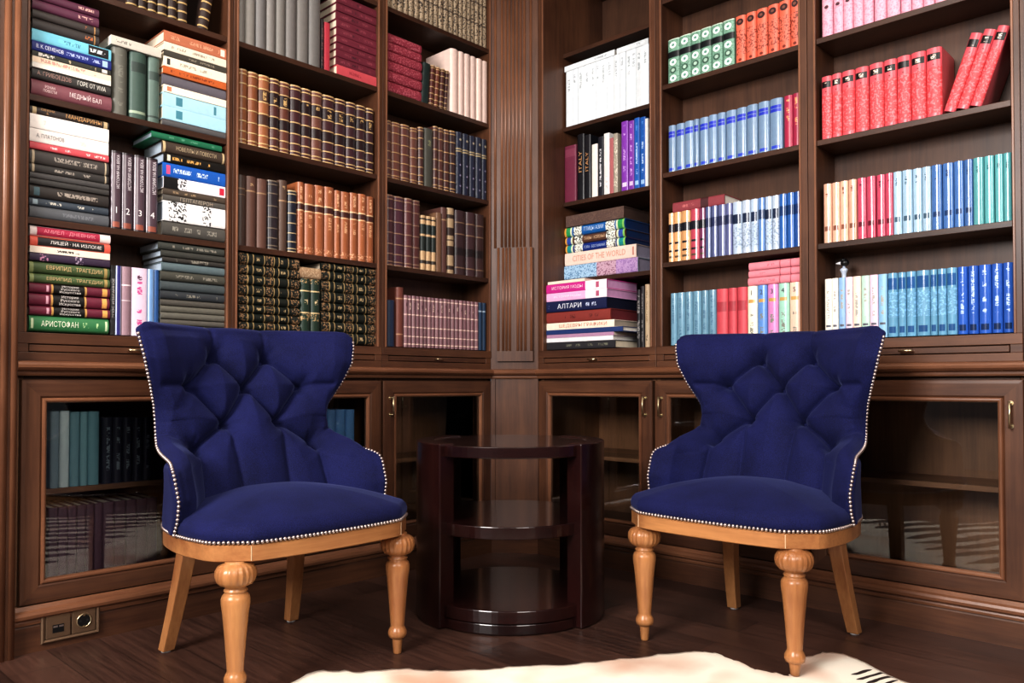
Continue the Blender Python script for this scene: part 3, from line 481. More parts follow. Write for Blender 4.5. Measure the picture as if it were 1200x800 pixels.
def shell_pt(s, z):
    X = smoothtab(EDGE, z, 1); Ye = smoothtab(EDGE, z, 2); Yc = smoothtab(CEN, z, 1, .03)
    t = max(0, min(1, (z - .56) / .16)); k = .80 * (1 - t) + .22 * t; p = 3.0 * (1 - t) + 2.6 * t
    x = X * math.sin(s * PI / 2 * k) / math.sin(PI / 2 * k); y = Yc - (Yc - Ye) * abs(s) ** p
    return Vector((x, y, z))
def shell_n(s, z):      # pointing out of the back
    e = .004; a = shell_pt(s + e, z) - shell_pt(s - e, z); b = shell_pt(s, z + e) - shell_pt(s, z - e)
    return b.cross(a).normalized() if b.cross(a).y > 0 or abs(s) > .5 else -b.cross(a).normalized()
def segd(p, a, b):
    ax, az = a; bx, bz = b; dx, dz = bx - ax, bz - az; L = dx * dx + dz * dz
    t = max(0, min(1, ((p[0] - ax) * dx + (p[1] - az) * dz) / L)); return math.hypot(p[0] - ax - t * dx, p[1] - az - t * dz)
def tuft(x, z, s):
    p = (x, z); h = 1.0; dip = 0
    for a, b, w in SEG:
        d = segd(p, a, b); h = min(h, 1 - w * math.exp(-(d / .034) ** 1.1)); dip += w * .0125 * math.exp(-(d / .0065) ** 2)
    for q in BTN:
        d = math.hypot(x - q[0], z - q[1]); h = min(h, 1 - math.exp(-(d / .045) ** 1.3)); dip += .034 * math.exp(-(d / .019) ** 2)
        # radiating puckers round every button
        if d < .06: dip += .0045 * max(0, math.sin(7 * math.atan2(z - q[1], x - q[0]) + q[0] * 40)) * math.exp(-((d - .022) / .014) ** 2)
    edge = min(1, (1 - abs(s)) / .10); top = min(1, (.972 - z) / .05)
    return (.048 * h - .010 - dip) * max(0, edge) ** .5 * max(0, top) ** .5
NS, NZ = 150, 120
ZT = [.405 + (.948 - .405) * i / NZ for i in range(NZ + 1)]
def build_shell(root):
    loops = []; edges = {-1: [], 1: []}; inner_top = outer_top = None
    def row(z):
        inn, out = [], []
        for i in range(NS + 1):
            s = -1 + 2 * i / NS; s = s * .999; p = shell_pt(s, z); n = shell_n(s, z)
            inn.append(p - n * tuft(p.x, z, s))
        M = 48
        for i in range(M + 1):
            s = 1 - 2 * i / M; s *= .999; p = shell_pt(s, z); n = shell_n(s, z)
            q = p + n * (.022 + .040 * (1 - abs(s) ** 3)); w = max(0, min(1, (z - .405) / .36)); w = w * w * (3 - 2 * w)
            th = s * PI / 2; bx = math.copysign(.322 * abs(math.sin(th)) ** .8, s) if s else 0; by = .19 + .315 * abs(math.cos(th)) ** .8
            e = min(1, (1 - abs(s)) / .12); w = 1 - (1 - w) * e
            out.append(Vector((bx + (q.x - bx) * w, by + (q.y - by) * w, z)))
        return inn, out
    def tang(z, sgn): return (shell_pt(sgn * .999, z) - shell_pt(sgn * .97, z)).normalized()
    for z in ZT:
        inn, out = row(z); lp = [tuple(p) for p in inn]
        A, B = inn[-1], out[0]; t = tang(z, 1) * (A - B).length; m = (A + B) / 2
        r_ = [A.lerp(B, .15) + t * .28, m + t * .42, A.lerp(B, .85) + t * .28]; lp += [tuple(p) for p in r_]; edges[1].append(A.lerp(B, .62) + t * .42)
        lp += [tuple(p) for p in out]
        A, B = out[-1], inn[0]; t = tang(z, -1) * (A - B).length; m = (A + B) / 2
        r_ = [A.lerp(B, .15) + t * .28, m + t * .42, A.lerp(B, .85) + t * .28]; lp += [tuple(p) for p in r_]; edges[-1].append(A.lerp(B, .38) + t * .42)
        loops.append(lp)
    # rolled top edge: the last rows close over the middle of the padding
    inn, out = row(.948); base = loops[-1]; nI = NS + 1; half = []
    full = base; cen = []
    def mid(i):
        if i < nI: j = int(round((1 - i / NS) * 48)); return (Vector(base[i]) + Vector(base[nI + 3 + j])) / 2
        if i < nI + 3: return (Vector(base[NS]) + Vector(base[nI + 3])) / 2
        if i < nI + 3 + 49: j = int(round((1 - (i - nI - 3) / 48) * NS)); return (Vector(base[i]) + Vector(base[j])) / 2
        return (Vector(base[0]) + Vector(base[nI + 3 + 48])) / 2
    for k in range(1, 7):
        a = k / 6 * PI / 2 * .97; lp = []
        for i, p in enumerate(base):
            P0 = Vector(p); m = mid(i); r = (P0 - m).length; q = m + (P0 - m) * math.cos(a)
            lp.append((q.x, q.y, p[2] + min(.020, r) * math.sin(a)))
        loops.append(lp)
    mb = MB().loft(loops, True, False, 0, True)
    o = mb.build('backrest', CLOTH, root); hood(o)
    bt = []
    for x, z in BTN:
        # find s for this x
        lo, hi = -1, 1
        for _ in range(30):
            c = (lo + hi) / 2
            if shell_pt(c, z).x < x: lo = c
            else: hi = c
        p = shell_pt(lo, z); nn = shell_n(lo, z); c = p - nn * (tuft(p.x, z, lo) + .002)
        X = nn.orthogonal().normalized(); Y = nn.cross(X)
        MB().ball(c, (.0095, .0095, .005), (X, Y, nn), 14, 8).build('button', CLOTH, o)
    # nail heads along the front edges of wings and arms, over the rolled top of neither
    for sg in (-1, 1):
        pts = edges[sg]; nails(pts, 'nailhead_trim', o, sg)
    return o
def nails(pts, name, parent, sg=0, step=.0118, r=.0052, closed=False):
    P = [Vector(p) for p in pts]; mb = MB(); acc = 0
    pipe = MB()
    for a, b in zip(P[:-1], P[1:]):
        L = (b - a).length; d = acc
        while d < L:
            c = a.lerp(b, d / L); mb.ball(c, r, None, 8, 6); d += step
        acc = d - L
    return mb.build(name, NAIL, parent)
def outline(off=0, n=14):
    H = [(0, -.050), (.08, -.049), (.16, -.043), (.235, -.028), (.298, .028), (.316, .10), (.320, .17), (.313, .25), (.293, .335), (.255, .415), (.195, .468), (.10, .498), (0, .503)]
    pts = H + [(-x, y) for x, y in H[-2:0:-1]]
    P = [Vector((x, y)) for x, y in pts]; m = len(P); out = []
    for i in range(m):
        a, b, c, d = P[i - 1], P[i], P[(i + 1) % m], P[(i + 2) % m]
        sharp = i in (3, m - 4)
        for k in range(n):
            t = k / n
            q = b.lerp(c, t) if sharp else .5 * ((2 * b) + (c - a) * t + (2 * a - 5 * b + 4 * c - d) * t * t + (3 * b - a - 3 * c + d) * t ** 3)
            out.append(q)
    if off:
        c0 = Vector((0, .21)); res = []
        for i, q in enumerate(out):
            tg = (out[(i + 1) % len(out)] - out[i - 1]).normalized(); res.append(q + Vector((tg.y, -tg.x)) * off)
        return res
    return out
LEGP = [(.011, 0), (.012, .004), (.0155, .044), (.016, .047), (.025, .050), (.0275, .058), (.0275, .066), (.024, .074), (.0205, .080), (.0205, .086), (.026, .16), (.032, .225), (.0355, .250), (.0355, .262), (.033, .270), (.028, .275), (.0255, .278), (.029, .281), (.029, .284), (.0255, .287), (.025, .291), (.028, .293), (.040, .298), (.048, .307), (.0515, .320), (.0505, .333), (.044, .344), (.032, .350), (.027, .352), (.0275, .3565)]
def gad(a, z):
    if .294 < z < .349: return 1 - .13 * (1 - abs(math.sin(a * 10)) ** .6) * min(1, (z - .292) / .012, (.351 - z) / .010)
    return 1
def chair(m4, label, on_rug, hl):
    root = empty('tufted_chair', m4, label, 'chair', 'blue tufted wing chairs')
    build_shell(root)
    # seat: domed cushion over an oak rail
    O = outline(); c = Vector((0, .21)); loops = []
    for t, z, off in [(0, .398, -.004), (0, .404, .002), (0, .414, .008), (0, .425, .009), (0, .437, .005), (0, .447, -.004)]:
        loops.append([(q.x, q.y, z) for q in outline(off)])
    base = outline(-.004); K = 14
    for k in range(1, K + 1):
        t = k / K; loops.append([(q.x * (1 - t * .99), c.y + (q.y - c.y) * (1 - t * .99), .447 + .060 * (1 - (1 - t) ** 2.0)) for q in base])
    st = MB().loft(loops, True, True, 0, True).build('seat', CLOTH, root); hood(st)
    B = outline(.007); nails([(q.x, q.y, .4035) for q in B] + [(B[0].x, B[0].y, .4035)], 'nailhead_trim', st)
    rail = MB().loft([[(q.x, q.y, z) for q in outline(o)] for o, z in ((.003, .3555), (.006, .358), (.006, .395), (.003, .3978))], True, True, 0, False)
    ra = rail.build('seat_rail', OAK, root); hood(ra)
    sm = MB()
    for s in (-1, 1): sm.box(s * .236 - .0008, s * .236 + .0008, -.0355, -.028, .358, .395)
    sm.build('rail_seam', flat('#e0c7a6', .5, 0, 0), ra)
    for s in (-1, 1):
        MB().lathe([(r, max(z, .0128 + r * .01)) if on_rug and s > 0 and z < .03 else (r, z) for r, z in LEGP], 64, (s * hl, .006, 0), 0, gad).build('front_leg', OAKZ, root)
        loops = []
        for k in range(11):
            t = k / 10; z = .356 * (1 - t); w = .023 - .005 * t; y = .440 + .080 * t ** 1.4; x = s * (.178 + .032 * t)
            loops.append([(x - w, y - w, z + .004), (x + w, y - w, z + .004), (x + w, y + w, z + .004), (x - w, y + w, z + .004)])
        lg = MB().loft(loops, True, True, 0, False).build('rear_leg', OAKZ, root, None, .003); hood(lg)
        MB().lathe([(.014, 0), (.014, .005)], 16, (s * .210, .520, 0)).build('glide', flat('#d5d5d5', .4, 0, 0), lg)
    if on_rug: MB().box(-.008, .010, .30, .3015, .325, .357).build('care_tag', flat('#f2f2f2', .6, 0, 0), root)
    return root
chair(ML @ T((1.232, 1.878 - VL, 0)), 'blue tufted wing chair near the wall outlet, oak legs, nailhead trim', False, .256)
chair(MR @ T((-1.179, 2.09 - VR, 0)), 'blue tufted wing chair before the right wall, front leg touching the hide rug', True, .242)
# ------------------------------------------------------------------ books
CF = [0, .08, .18, .34, .5, .66, .82, .92, 1]
class St:
    """a binding: cover colour, strips along the spine (v0, v1, colour, kind), spine roundness"""
    def __init__(s, cover, bands=(), rnd=.35, rough=.5, pages=None, paper=False, coat=0):
        s.cover, s.bands, s.rnd, s.rough, s.pages, s.paper, s.coat = cover, bands, rnd, rough, pages or PAGES, paper, coat
def book_mesh(w, d, h, st, name):
    mats = [flat(st.cover, st.rough, coat=st.coat)]; mi = {}
    def slot(m):
        if m.name not in mi: mi[m.name] = len(mats); mats.append(m)
        return mi[m.name]
    bul = min(.012, st.rnd * w); t = .0012 if st.paper else min(.0026, w * .12); ys = bul
    lv = sorted({0.0, 1.0} | {max(0, min(1, b[k])) for b in st.bands for k in (0, 1)})
    mb = MB(); nC = len(CF)
    def section(off):
        sp = [(f * w, ys * (1 - math.sqrt(max(0, 1 - (2 * f - 1) ** 2)) ** 1.0) - off * (1 if 0 < f < 1 else 0) if ys > .001 else -off) for f in CF]
        return sp
    inner = [(w, d), (w - t, d), (w - t, ys + t), (t, ys + t), (t, d), (0, d)]
    loops = []; strips = []
    for a, b in zip(lv[:-1], lv[1:]):
        m = (a + b) / 2; off = 0; cols = {}
        for v0, v1, hx, kind in st.bands:
            if v0 <= m <= v1:
                if kind == 'r': off = .0014; cols.update({c: slot(flat(hx, .45)) for c in range(8)})
                elif kind == 'f': cols.update({c: slot(flat(hx, st.rough)) for c in range(8)})
                elif kind == 'g': cols.update({c: slot(flat(hx, .35, .6)) for c in range(8)})
                elif kind == 'l': cols.update({c: slot(flat(hx, st.rough)) for c in range(1, 7)})
                elif kind == 'c': cols.update({c: slot(flat(hx, st.rough)) for c in range(2, 6)})
                elif kind[0] == 't':
                    bg = kind[1:] or st.cover
                    if kind[1:]: cols.update({c: slot(flat(bg, st.rough)) for c in range(2, 6)})
                    cols.update({c: slot(inked(bg, hx, 230, .50, 1.0, .45, st.rough, True)) for c in ((3, 4) if w > .02 else (2, 3, 4, 5))})
                elif kind[0] == 'o':
                    bg = kind[1:] or st.cover; cols.update({c: slot(inked(bg, hx, 150, .55)) for c in range(0, 8)})
        sp = section(off); prof = sp + inner
        for z in (a * h, b * h): loops.append([(x, y, z) for x, y in prof])
        strips.append(cols)
    n = nC + len(inner)
    for i in range(len(loops) - 1):
        cols = strips[i // 2] if i % 2 == 0 else {}
        A, B = loops[i], loops[i + 1]
        if i % 2 and all((Vector(p) - Vector(q)).length < 1e-6 for p, q in zip(A, B)): continue
        o = len(mb.v); mb.v += A + B
        for j in range(n):
            k = (j + 1) % n; mb.f.append((o + j, o + k, o + n + k, o + n + j)); mb.m.append(cols.get(j, 0) if j < nC - 1 else 0); mb.sm.append(j < nC - 1 and ys > .003)
    for v0, v1, hx, kind in st.bands:       # round ornaments stamped on the spine
        if kind == 'd':
            rz = (v1 - v0) * h / 2; rx = min(w * .34, rz * 1.15); o = len(mb.v); yo = -.0007 - (.0003 if v1 - v0 < .09 else 0)
            mb.v += [(w / 2 + rx * math.cos(2 * PI * k / 14), yo, (v0 + v1) / 2 * h + rz * math.sin(2 * PI * k / 14)) for k in range(14)]
            mb.f.append(tuple(o + k for k in range(14))); mb.m.append(slot(flat(hx, st.rough))); mb.sm.append(False)
    for lp, rev in ((loops[0], True), (loops[-1], False)):
        o = len(mb.v); mb.v += lp
        # cap: spine segment, then the two boards
        q = lambda *ids: tuple(o + i for i in (ids[::-1] if rev else ids))
        s0 = list(range(nC)); e = nC
        mb.f += [q(*s0, e + 2, e + 3), q(nC - 1, e, e + 1, e + 2), q(0, e + 3, e + 4, e + 5)]; mb.m += [0, 0, 0]; mb.sm += [False] * 3
    return mb, mats, (t, ys)
def text_mesh(s, font_h):
    cu = bpy.data.curves.new('lettering', 'FONT'); cu.body = s; cu.size = 1; cu.align_x = 'CENTER'; cu.align_y = 'CENTER'; cu.resolution_u = 2; cu.extrude = 0
    o = bpy.data.objects.new('lettering', cu); COL.objects.link(o); dg = bpy.context.evaluated_depsgraph_get()
    me = bpy.data.meshes.new_from_object(o.evaluated_get(dg)); bpy.data.objects.remove(o); bpy.data.curves.remove(cu)
    return me
def lettering(book, w, h, s, color, v0, v1, frac=.55, upright=False, c=.5):
    me = text_mesh(s, 1); vs = [v.co.copy() for v in me.vertices]
    if not vs: return
    x0, x1 = min(v.x for v in vs), max(v.x for v in vs); y0, y1 = min(v.y for v in vs), max(v.y for v in vs)
    if upright: sc_ = min(w * frac / (x1 - x0), (v1 - v0) * h / (y1 - y0)); sx = sy = sc_
    else:
        sy = w * frac / (y1 - y0); sx = (v1 - v0) * h / (x1 - x0); sx = min(sx, sy * 1.5); sy = min(sy, sx * 1.5)
    m = (v0 + v1) / 2 * h
    for v in me.vertices:
        a, b = (v.co.x - (x0 + x1) / 2) * sx, (v.co.y - (y0 + y1) / 2) * sy
        v.co = (w * c + a, -.0012, m + b) if upright else (w * c - b, -.0012, m + a)
    me.materials.clear(); me.materials.append(flat(color, .4, 0, 0)); me.name = 'spine_lettering'
    o = bpy.data.objects.new('spine_lettering', me); COL.objects.link(o); o.parent = book
    return o
ORD = ['first', 'second', 'third', 'fourth', 'fifth', 'sixth', 'seventh', 'eighth', 'ninth', 'tenth', 'eleventh', 'twelfth', 'thirteenth', 'fourteenth', 'fifteenth', 'sixteenth', 'seventeenth', 'eighteenth', 'nineteenth', 'twentieth', 'twenty-first', 'twenty-second', 'twenty-third', 'twenty-fourth', 'twenty-fifth']
def place(w, m_local, bw, bd, bh, st, label, group, name, texts=()):
    mb, mats, (t, ys) = book_mesh(bw, bd, bh, st, name)
    M = WALL[w] @ m_local
    o = mb.build(name, mats, None, M, 0, None, True); tag(o, label, 'book', group)
    pg = MB(); e = .0004 if st.paper else .0035
    pg.box(t, bw - t, ys + t, bd - (.0002 if st.paper else .004), e, bh - e); pg.build('page_block', st.pages, o)
    for tx in texts: lettering(o, bw, bh, *tx)
    return o
def stand(row, w, y0, z, d, sts, looks, where, group, name='book', texts=None, lean=0, hfix=None, jit=.004, start=0, hmax=.335, sect=''):
    V = VL if w == 'L' else VR
    bd = BOUNDS.get(row[:2], (-9, 9)); R_ = ROWS[row]
    for i, (u, t, h) in enumerate(R_):
        if u < bd[0]: t -= bd[0] - u; u = bd[0]
        t = min(t, bd[1] - u)
        if i + 1 < len(R_) and R_[i + 1][0] > u: t = min(t, R_[i + 1][0] - u)
        st = sts[i % len(sts)] if len(sts) < len(ROWS[row]) else sts[i]
        lk = looks[i] if isinstance(looks, list) else looks
        h = min(hfix or h, hmax); y = y0 + random.uniform(0, jit)
        m = T((u + .0004, y, z + .0002))
        ln = lean[i] if isinstance(lean, list) else lean
        if ln:
            a = math.radians(ln); m = T((u + t, y, z + .0004)) @ Matrix.Rotation(a, 4, 'Y') @ T((-t, 0, 0))
        place(w, m, t - .0008, d, h, st, (f'{lk}{where}' if len(R_) == 1 else f'{lk}, {ORD[i + start]} from left{" of " + sect if sect else ""}{where}'), group, name, (texts or {}).get(i, ()))
def pile(row, w, y0, z, d, sts, looks, where, group, name='book', texts=None, jit=.003, dd=None, fix=None, sect='left stack'):
    zz = z + .0002; n = len(ROWS[row]); bd = BOUNDS.get(row[:2], (-9, 9)); lim = .320 if z < 1 else .344
    tot = sum(r[2] for r in ROWS[row]); kk = min(1, lim / tot)
    for i, (u, L, t) in enumerate(ROWS[row]):
        st = sts[i] if len(sts) == n else sts[i % len(sts)]
        lk = looks[i] if isinstance(looks, list) else looks
        t *= kk
        if fix and i in fix: L = fix[i]
        if u < bd[0]: L -= bd[0] - u; u = bd[0]
        L = min(L, bd[1] - u - .0006)
        y = y0 + random.uniform(0, jit)
        m = T((u + .0003, y, zz + t)) @ Matrix(((0, 0, 1, 0), (0, 1, 0, 0), (-1, 0, 0, 0), (0, 0, 0, 1)))
        pos = 'lowest' if i == 0 else 'topmost' if i == n - 1 else ORD[i] + '-lowest'
        place(w, m, t - .0006, (dd[i] if dd else d), L, st, (f'{lk}, {where}' if n == 1 else f'{lk}, {pos} of {sect}, {where}'), group, name, (texts or {}).get(i, ()))
        zz += t
B0 = .957
SHN = {0: 'shelf above counter', 1: 'second shelf up', 2: 'third shelf up', 3: 'fourth shelf up', 4: 'fifth shelf up'}
BAY = {('L', 1): 'left outer bay', ('L', 2): 'left middle bay', ('L', 3): 'left corner bay', ('R', 1): 'right corner bay', ('R', 2): 'right middle bay', ('R', 3): 'right outer bay'}
BOUNDS = {'L1': (.7205, 1.3435), 'L2': (1.3875, 2.0055), 'L3': (2.0555, 2.6615), 'R1': (-2.4655, -1.8715), 'R2': (-1.8115, -1.2285), 'R3': (-1.1635, -.5605)}
def W(w, b, s): return f'{SHN[s]}, {BAY[(w, b)]}'
def G(w, b, s, k='books'): return f'{k}, {SHN[s]}, {BAY[(w, b)]}'
S = St
def gilt(base, lab=None, gold='#c9a977', lo=None, rnd=.42, rough=.34):
    b = [(v, v + .016, gold, 'r') for v in (.05, .16, .30, .46, .62, .80, .93)]
    b = [(.0, .02, gold, 'f'), (.98, 1, gold, 'f')] + b
    if lab: b += [(.64, .795, lab, 'f'), (.66, .78, '#caa873', 't' + lab), (.32, .455, lab, 'f')]
    return St(base, b, rnd, rough)
# ---- left wall, outer bay
wavy = S('#33241f', [(.03 + .1 * k, .05 + .1 * k, '#b99b68', 'r') for k in range(10)], .4)
stand('L1r0', 'L', .014, 2.04, .15, [wavy], 'dark gold-banded book', ', ' + W('L', 1, 3), G('L', 1, 3), lean=[0] * 6 + [9], hmax=.30)
st = [S('#7c4a52', rnd=.25), S('#3b3836', rnd=.2), S('#ece7de', rnd=.05, paper=True, pages=PAGESW), S('#e6d2bb', [(.1, .8, '#c79a8c', 't')], .05), S('#2f3029', [(.06, .3, '#d8d4cc', 't'), (.45, .8, '#b9a88a', 't'), (.88, .95, '#d5d0c8', 'c')], .1),
      S('#1d2a78', [(.42, .85, '#a9b4e0', 't'), (.88, .95, '#a8c2ea', 'c')], .12), S('#7fcbe0', [(.32, .6, '#4d8ea4', 't'), (.70, .965, '#101014', 'l'), (.72, .95, '#f0f0f0', 't#101014')], .08),
      S('#3c3634', [(.78, .90, '#b3683c', 't'), (.92, .94, '#b58a5a', 'f')], .25), S('#3f3835', [(.78, .90, '#b3683c', 't'), (.92, .94, '#b58a5a', 'f')], .25), S('#5d2d44', [(.68, .92, '#d6a9a0', 't')], .25), S('#592a40', [(.68, .92, '#d6a9a0', 't')], .25)]
pile('L1r1a', 'L', .008, 1.672, .16, st, ['mauve white-lettered book', 'charcoal book', 'white paperback', 'cream book', 'black white-lettered book', 'dark blue book', 'light blue black-labelled book', 'dark brown book', 'dark brown book', 'purple gilt book', 'purple gilt book'], W('L', 1, 2), G('L', 1, 2),
     texts={0: [('МЕДНЫЙ БАЛ', '#f4e4e2', .46, .86, .42), ('РОМАН\nПОВЕСТИ', '#ecd2cf', .14, .30, .6)], 1: [('ГОРЕ ОТ УМА', '#ece6dc', .56, .93, .5), ('А. ГРИБОЕДОВ', '#b08a80', .06, .48, .5)], 5: [('В. К. СЕМЕНОВ', '#eef0fb', .05, .38, .4)]})
st = [S('#66655c', [(.05, .9, '#7d7c72', 't')], .3), S('#3d5249', [(.7, .85, '#26352f', 'l'), (.08, .12, '#9aa892', 'f')], .3), S('#5e7269', [(.65, .78, '#3c4c46', 'l'), (.08, .11, '#34423c', 'f')], .3)]
stand('L1r1b', 'L', .012, 1.672, .15, st, ['grey olive book', 'dark green book', 'grey green book'], ' between stacks, ' + W('L', 1, 2), G('L', 1, 2), hfix=.222)
_u = ROWS['L1r1f'][0]; pile('L1r1f', 'L', .004, 1.672 + .2224, .17, [S('#cfc9bd', [(.1, .4, '#8a857c', 't')], .05, paper=True, pages=PAGESW)], 'pale grey book lying across three upright books', W('L', 1, 2), G('L', 1, 2), sect='its stack')
st = [S('#595859', rnd=.2), S('#aed9e8', [(.2, .3, '#4f8c9c', 'c')], .03, .4), S('#b4dcea', [(.2, .3, '#4f8c9c', 'c'), (.8, .84, '#4f8c9c', 'c')], .03, .4), S('#f0e4d0', [(.05, .12, '#c47a58', 'c')], .03), S('#67626a', rnd=.25), S('#c4662f', [(.1, .8, '#8a3d1c', 't')], .05), S('#ebe0cc', [(.05, .1, '#3a3a3a', 'c'), (.25, .75, '#b4a894', 't')], .04), S('#46423a', [(.3, .8, '#8a8070', 't')], .1), S('#e9e0cd', [(.1, .8, '#a99c8a', 't')], .04), S('#b67052', [(.1, .88, '#d9a080', 't'), (.9, .97, '#e8d8c8', 'c')], .06)]
pile('L1r1c', 'L', .006, 1.672, .17, st, ['grey book', 'thick pale blue book', 'thick pale blue book', 'cream book', 'smoky grey book', 'orange book', 'cream book', 'dark olive book', 'cream book', 'terracotta book'], W('L', 1, 2), G('L', 1, 2), sect='right stack')
st = [S('#5c5e62', [(.1, .8, '#75777c', 't')], .2), S('#3d4650', [(.2, .85, '#c9c4b8', 't'), (.04, .1, '#9fb0b8', 'c')], .25), S('#332d2a', [(.15, .85, '#a1958a', 't'), (.05, .12, '#4f6a72', 'c')], .2), S('#403d3b', rnd=.2), S('#4a4746', rnd=.2), S('#353230', [(.3, .8, '#9c9288', 't'), (.03, .06, '#b8a88e', 'f'), (.95, .97, '#b8a88e', 'f')], .2), S('#403b38', [(.3, .85, '#9c9288', 't'), (.03, .06, '#b8a88e', 'f'), (.95, .97, '#b8a88e', 'f')], .2),
      S('#c6525a', [(.25, .5, '#f0c8c6', 't'), (.6, .95, '#f4d4d0', 't')], .15), S('#f0e8e2', [(.6, .9, '#d8ccc6', 't')], .05, pages=PAGESW), S('#f2ebe5', [(.1, .2, '#d8ccc6', 't')], .05, pages=PAGESW), S('#39302c', [(.03, .08, '#c9b48c', 'f'), (.93, .98, '#c9b48c', 'f')], .3)]
pile('L1r2a', 'L', .006, 1.30, .17, st, ['slate grey book', 'blue grey lettered book', 'thick dark brown book', 'dark grey book', 'dark grey book', 'charcoal gilt book', 'charcoal gilt book', 'red book', 'white book', 'thick white book', 'brown gold-lettered book'], W('L', 1, 1), G('L', 1, 1),
     texts={8: [('А. ПЛАТОНОВ', '#6f6a6a', .08, .42, .3)], 10: [('МАНДАРИНЫ', '#d7a56c', .44, .90, .66), ('СИМОНА\nБ.', '#c99a68', .13, .30, .7)]})
st = [S('#57464f', [(.0, .03, '#2f2529', 'f'), (.97, 1, '#2f2529', 'f'), (.02, .09, '#9a5a4a', 'c')], .25, .3, coat=.4)]
stand('L1r2b', 'L', .008, 1.30, .15, st, ['plum book numbered one', 'plum book numbered two', 'plum book numbered three', 'plum book numbered four'], ' between stacks, ' + W('L', 1, 1), G('L', 1, 1), hfix=.252,
      texts={k: [('ИСТОРИЯ НА ВЕКА', '#f0e8ec', .52, .95, .28, False, .62), (str(k + 1), '#f4f0f0', .20, .28, .4, True)] for k in range(4)})
st = [S('#57544f', [(.15, .95, '#9a958a', 't')], .2), S('#f0efee', [(.08, .36, '#1c1c1e', 'o#f0efee'), (.62, .76, '#2c2a2c', 'o#f0efee')], .04, .35, PAGESG), S('#5e5a55', rnd=.2), S('#55493e', [(.15, .85, '#a99070', 't')], .2), S('#f1edef', [(.0, .22, '#19191b', 'f'), (.22, .36, '#2a2a2c', 'o#f1edef'), (.9, .98, '#c4304a', 'c')], .04, .35, PAGESG), S('#1e62bb', [(.05, .11, '#e05a8a', 'c'), (.16, .9, '#cfe0f5', 't')], .08, .4, PAGESG), S('#14120f', [(.12, .96, '#d8a860', 't'), (.05, .1, '#e9dcc4', 'c')], .1, .4, PAGESG), S('#493c32', [(.0, .04, '#c9b48c', 'f'), (.95, .98, '#c9b48c', 'f')], .3, .5, PAGESG), S('#1d6a4b', [(.2, .9, '#5b9a7c', 't')], .2, .5, PAGESG)]
pile('L1r2c', 'L', .006, 1.30, .17, st, ['grey book', 'thick white book with dark pictures', 'grey lettered book', 'thin brown book', 'white black-ended book', 'bright blue book', 'black gold-lettered book', 'brown gilt book', 'green book'], W('L', 1, 1), G('L', 1, 1), sect='right stack', texts={2: [('ГЕПТАМЕРОН', '#b9ab98', .26, .78, .66)], 7: [('НОВЕЛЛЫ И ПОВЕСТИ', '#c8b494', .2, .84, .4)]})
mar = [(.0, .26, '#6d2238', 'f'), (.26, .285, '#c79a58', 'f'), (.285, .675, '#17120f', 'f'), (.675, .70, '#c79a58', 'f'), (.9, .965, '#e0aa60', 'l'), (.2, .23, '#d9a6b4', 'c')]
st = [S('#3c7d4e', [(.02, .05, '#cfe0b8', 'c'), (.95, .98, '#cfe0b8', 'c'), (.66, .86, '#b9d8a0', 't')], .3)] + [S('#6e2439', mar, .3)] * 3 + [S('#4d5f3a', [(.0, .05, '#8f9a68', 'f'), (.93, .97, '#a88f5a', 'f')], .4)] * 2 + [S('#3d2c44', [(.12, .22, '#c48aa8', 'o'), (.55, .65, '#c8b4c8', 'o')], .15), S('#f1e4d3', [(.62, .68, '#222', 'c')] if 0 else [(.3, .62, '#3a332e', 't')], .04), S('#d4614f', [(.09, .92, '#241f20', 'l')], .3), S('#f0e0dc', [(.08, .86, '#b12a4b', 'l')], .3)]
pile('L1r3a', 'L', .006, B0, .17, st, ['green white-lettered book', 'maroon black-labelled book', 'maroon black-labelled book', 'maroon black-labelled book', 'olive gilt book', 'olive gilt book', 'dark purple book', 'cream book', 'coral black-labelled book', 'pink white red-labelled book'], W('L', 1, 0), G('L', 1, 0),
     texts={0: [('АРИСТОФАН', '#eef2da', .14, .60, .40)], 4: [('ЕВРИПИД · ТРАГЕДИИ', '#d2b483', .2, .9, .42)], 5: [('ЕВРИПИД · ТРАГЕДИИ', '#d2b483', .2, .9, .42)], 1: [('История\nРусского\nИскусства', '#e9e2dc', .36, .62, .85)], 2: [('История\nРусского\nИскусства', '#e9e2dc', .36, .62, .85)], 3: [('История\nРусского\nИскусства', '#e9e2dc', .36, .62, .85)], 8: [('ЛИЦЕЙ · НА ИЗЛОМЕ', '#f3ece6', .24, .88, .5)], 9: [('АМИЕЛ · ДНЕВНИК', '#ee9aa6', .16, .80, .42)]})
st = [S('#333234', rnd=.1), S('#c8d2ef', [(0, 1, '#3d3a78', 'c')], .2, .25, coat=.5), S('#9b7f88', [(.72, .74, '#e4d6da', 'f'), (.5, .51, '#e4d6da', 'f')], .25), S('#e8d2e2', [(.15, .8, '#d05a98', 't'), (.82, .93, '#5a2f48', 't')], .08), S('#b4c8e2', [(0, 1, '#7fa6d4', 'c')], .2, .25), S('#3f6ca3', [(0, 1, '#2f568c', 'c')], .25, .25)]
stand('L1r3b', 'L', .014, B0, .15, st, ['black white-lettered book', 'pale blue violet book', 'mauve book', 'pink lettered book', 'pale blue book', 'blue book'], ' between stacks, ' + W('L', 1, 0), G('L', 1, 0), hfix=.224, texts={0: [('ЭПОС ИЗБРАННОЕ', '#d8d4d0', .15, .9, .45)]})
C12 = ['#2b2b2c', '#2e2d2d', '#5e5a53', '#67645b', '#6a675d', '#5b5750', '#3a3e42', '#4a5254', '#4b4a42', '#66767a', '#3d3a36', '#454540', '#42443f']
st = [S(c, [(.2, .88, '#cfcac0' if i < 2 else '#8f8a7e', 't')] if i in (0, 1, 6, 8, 10, 12) else (), .3, pages=PAGESG) for i, c in enumerate(C12)]
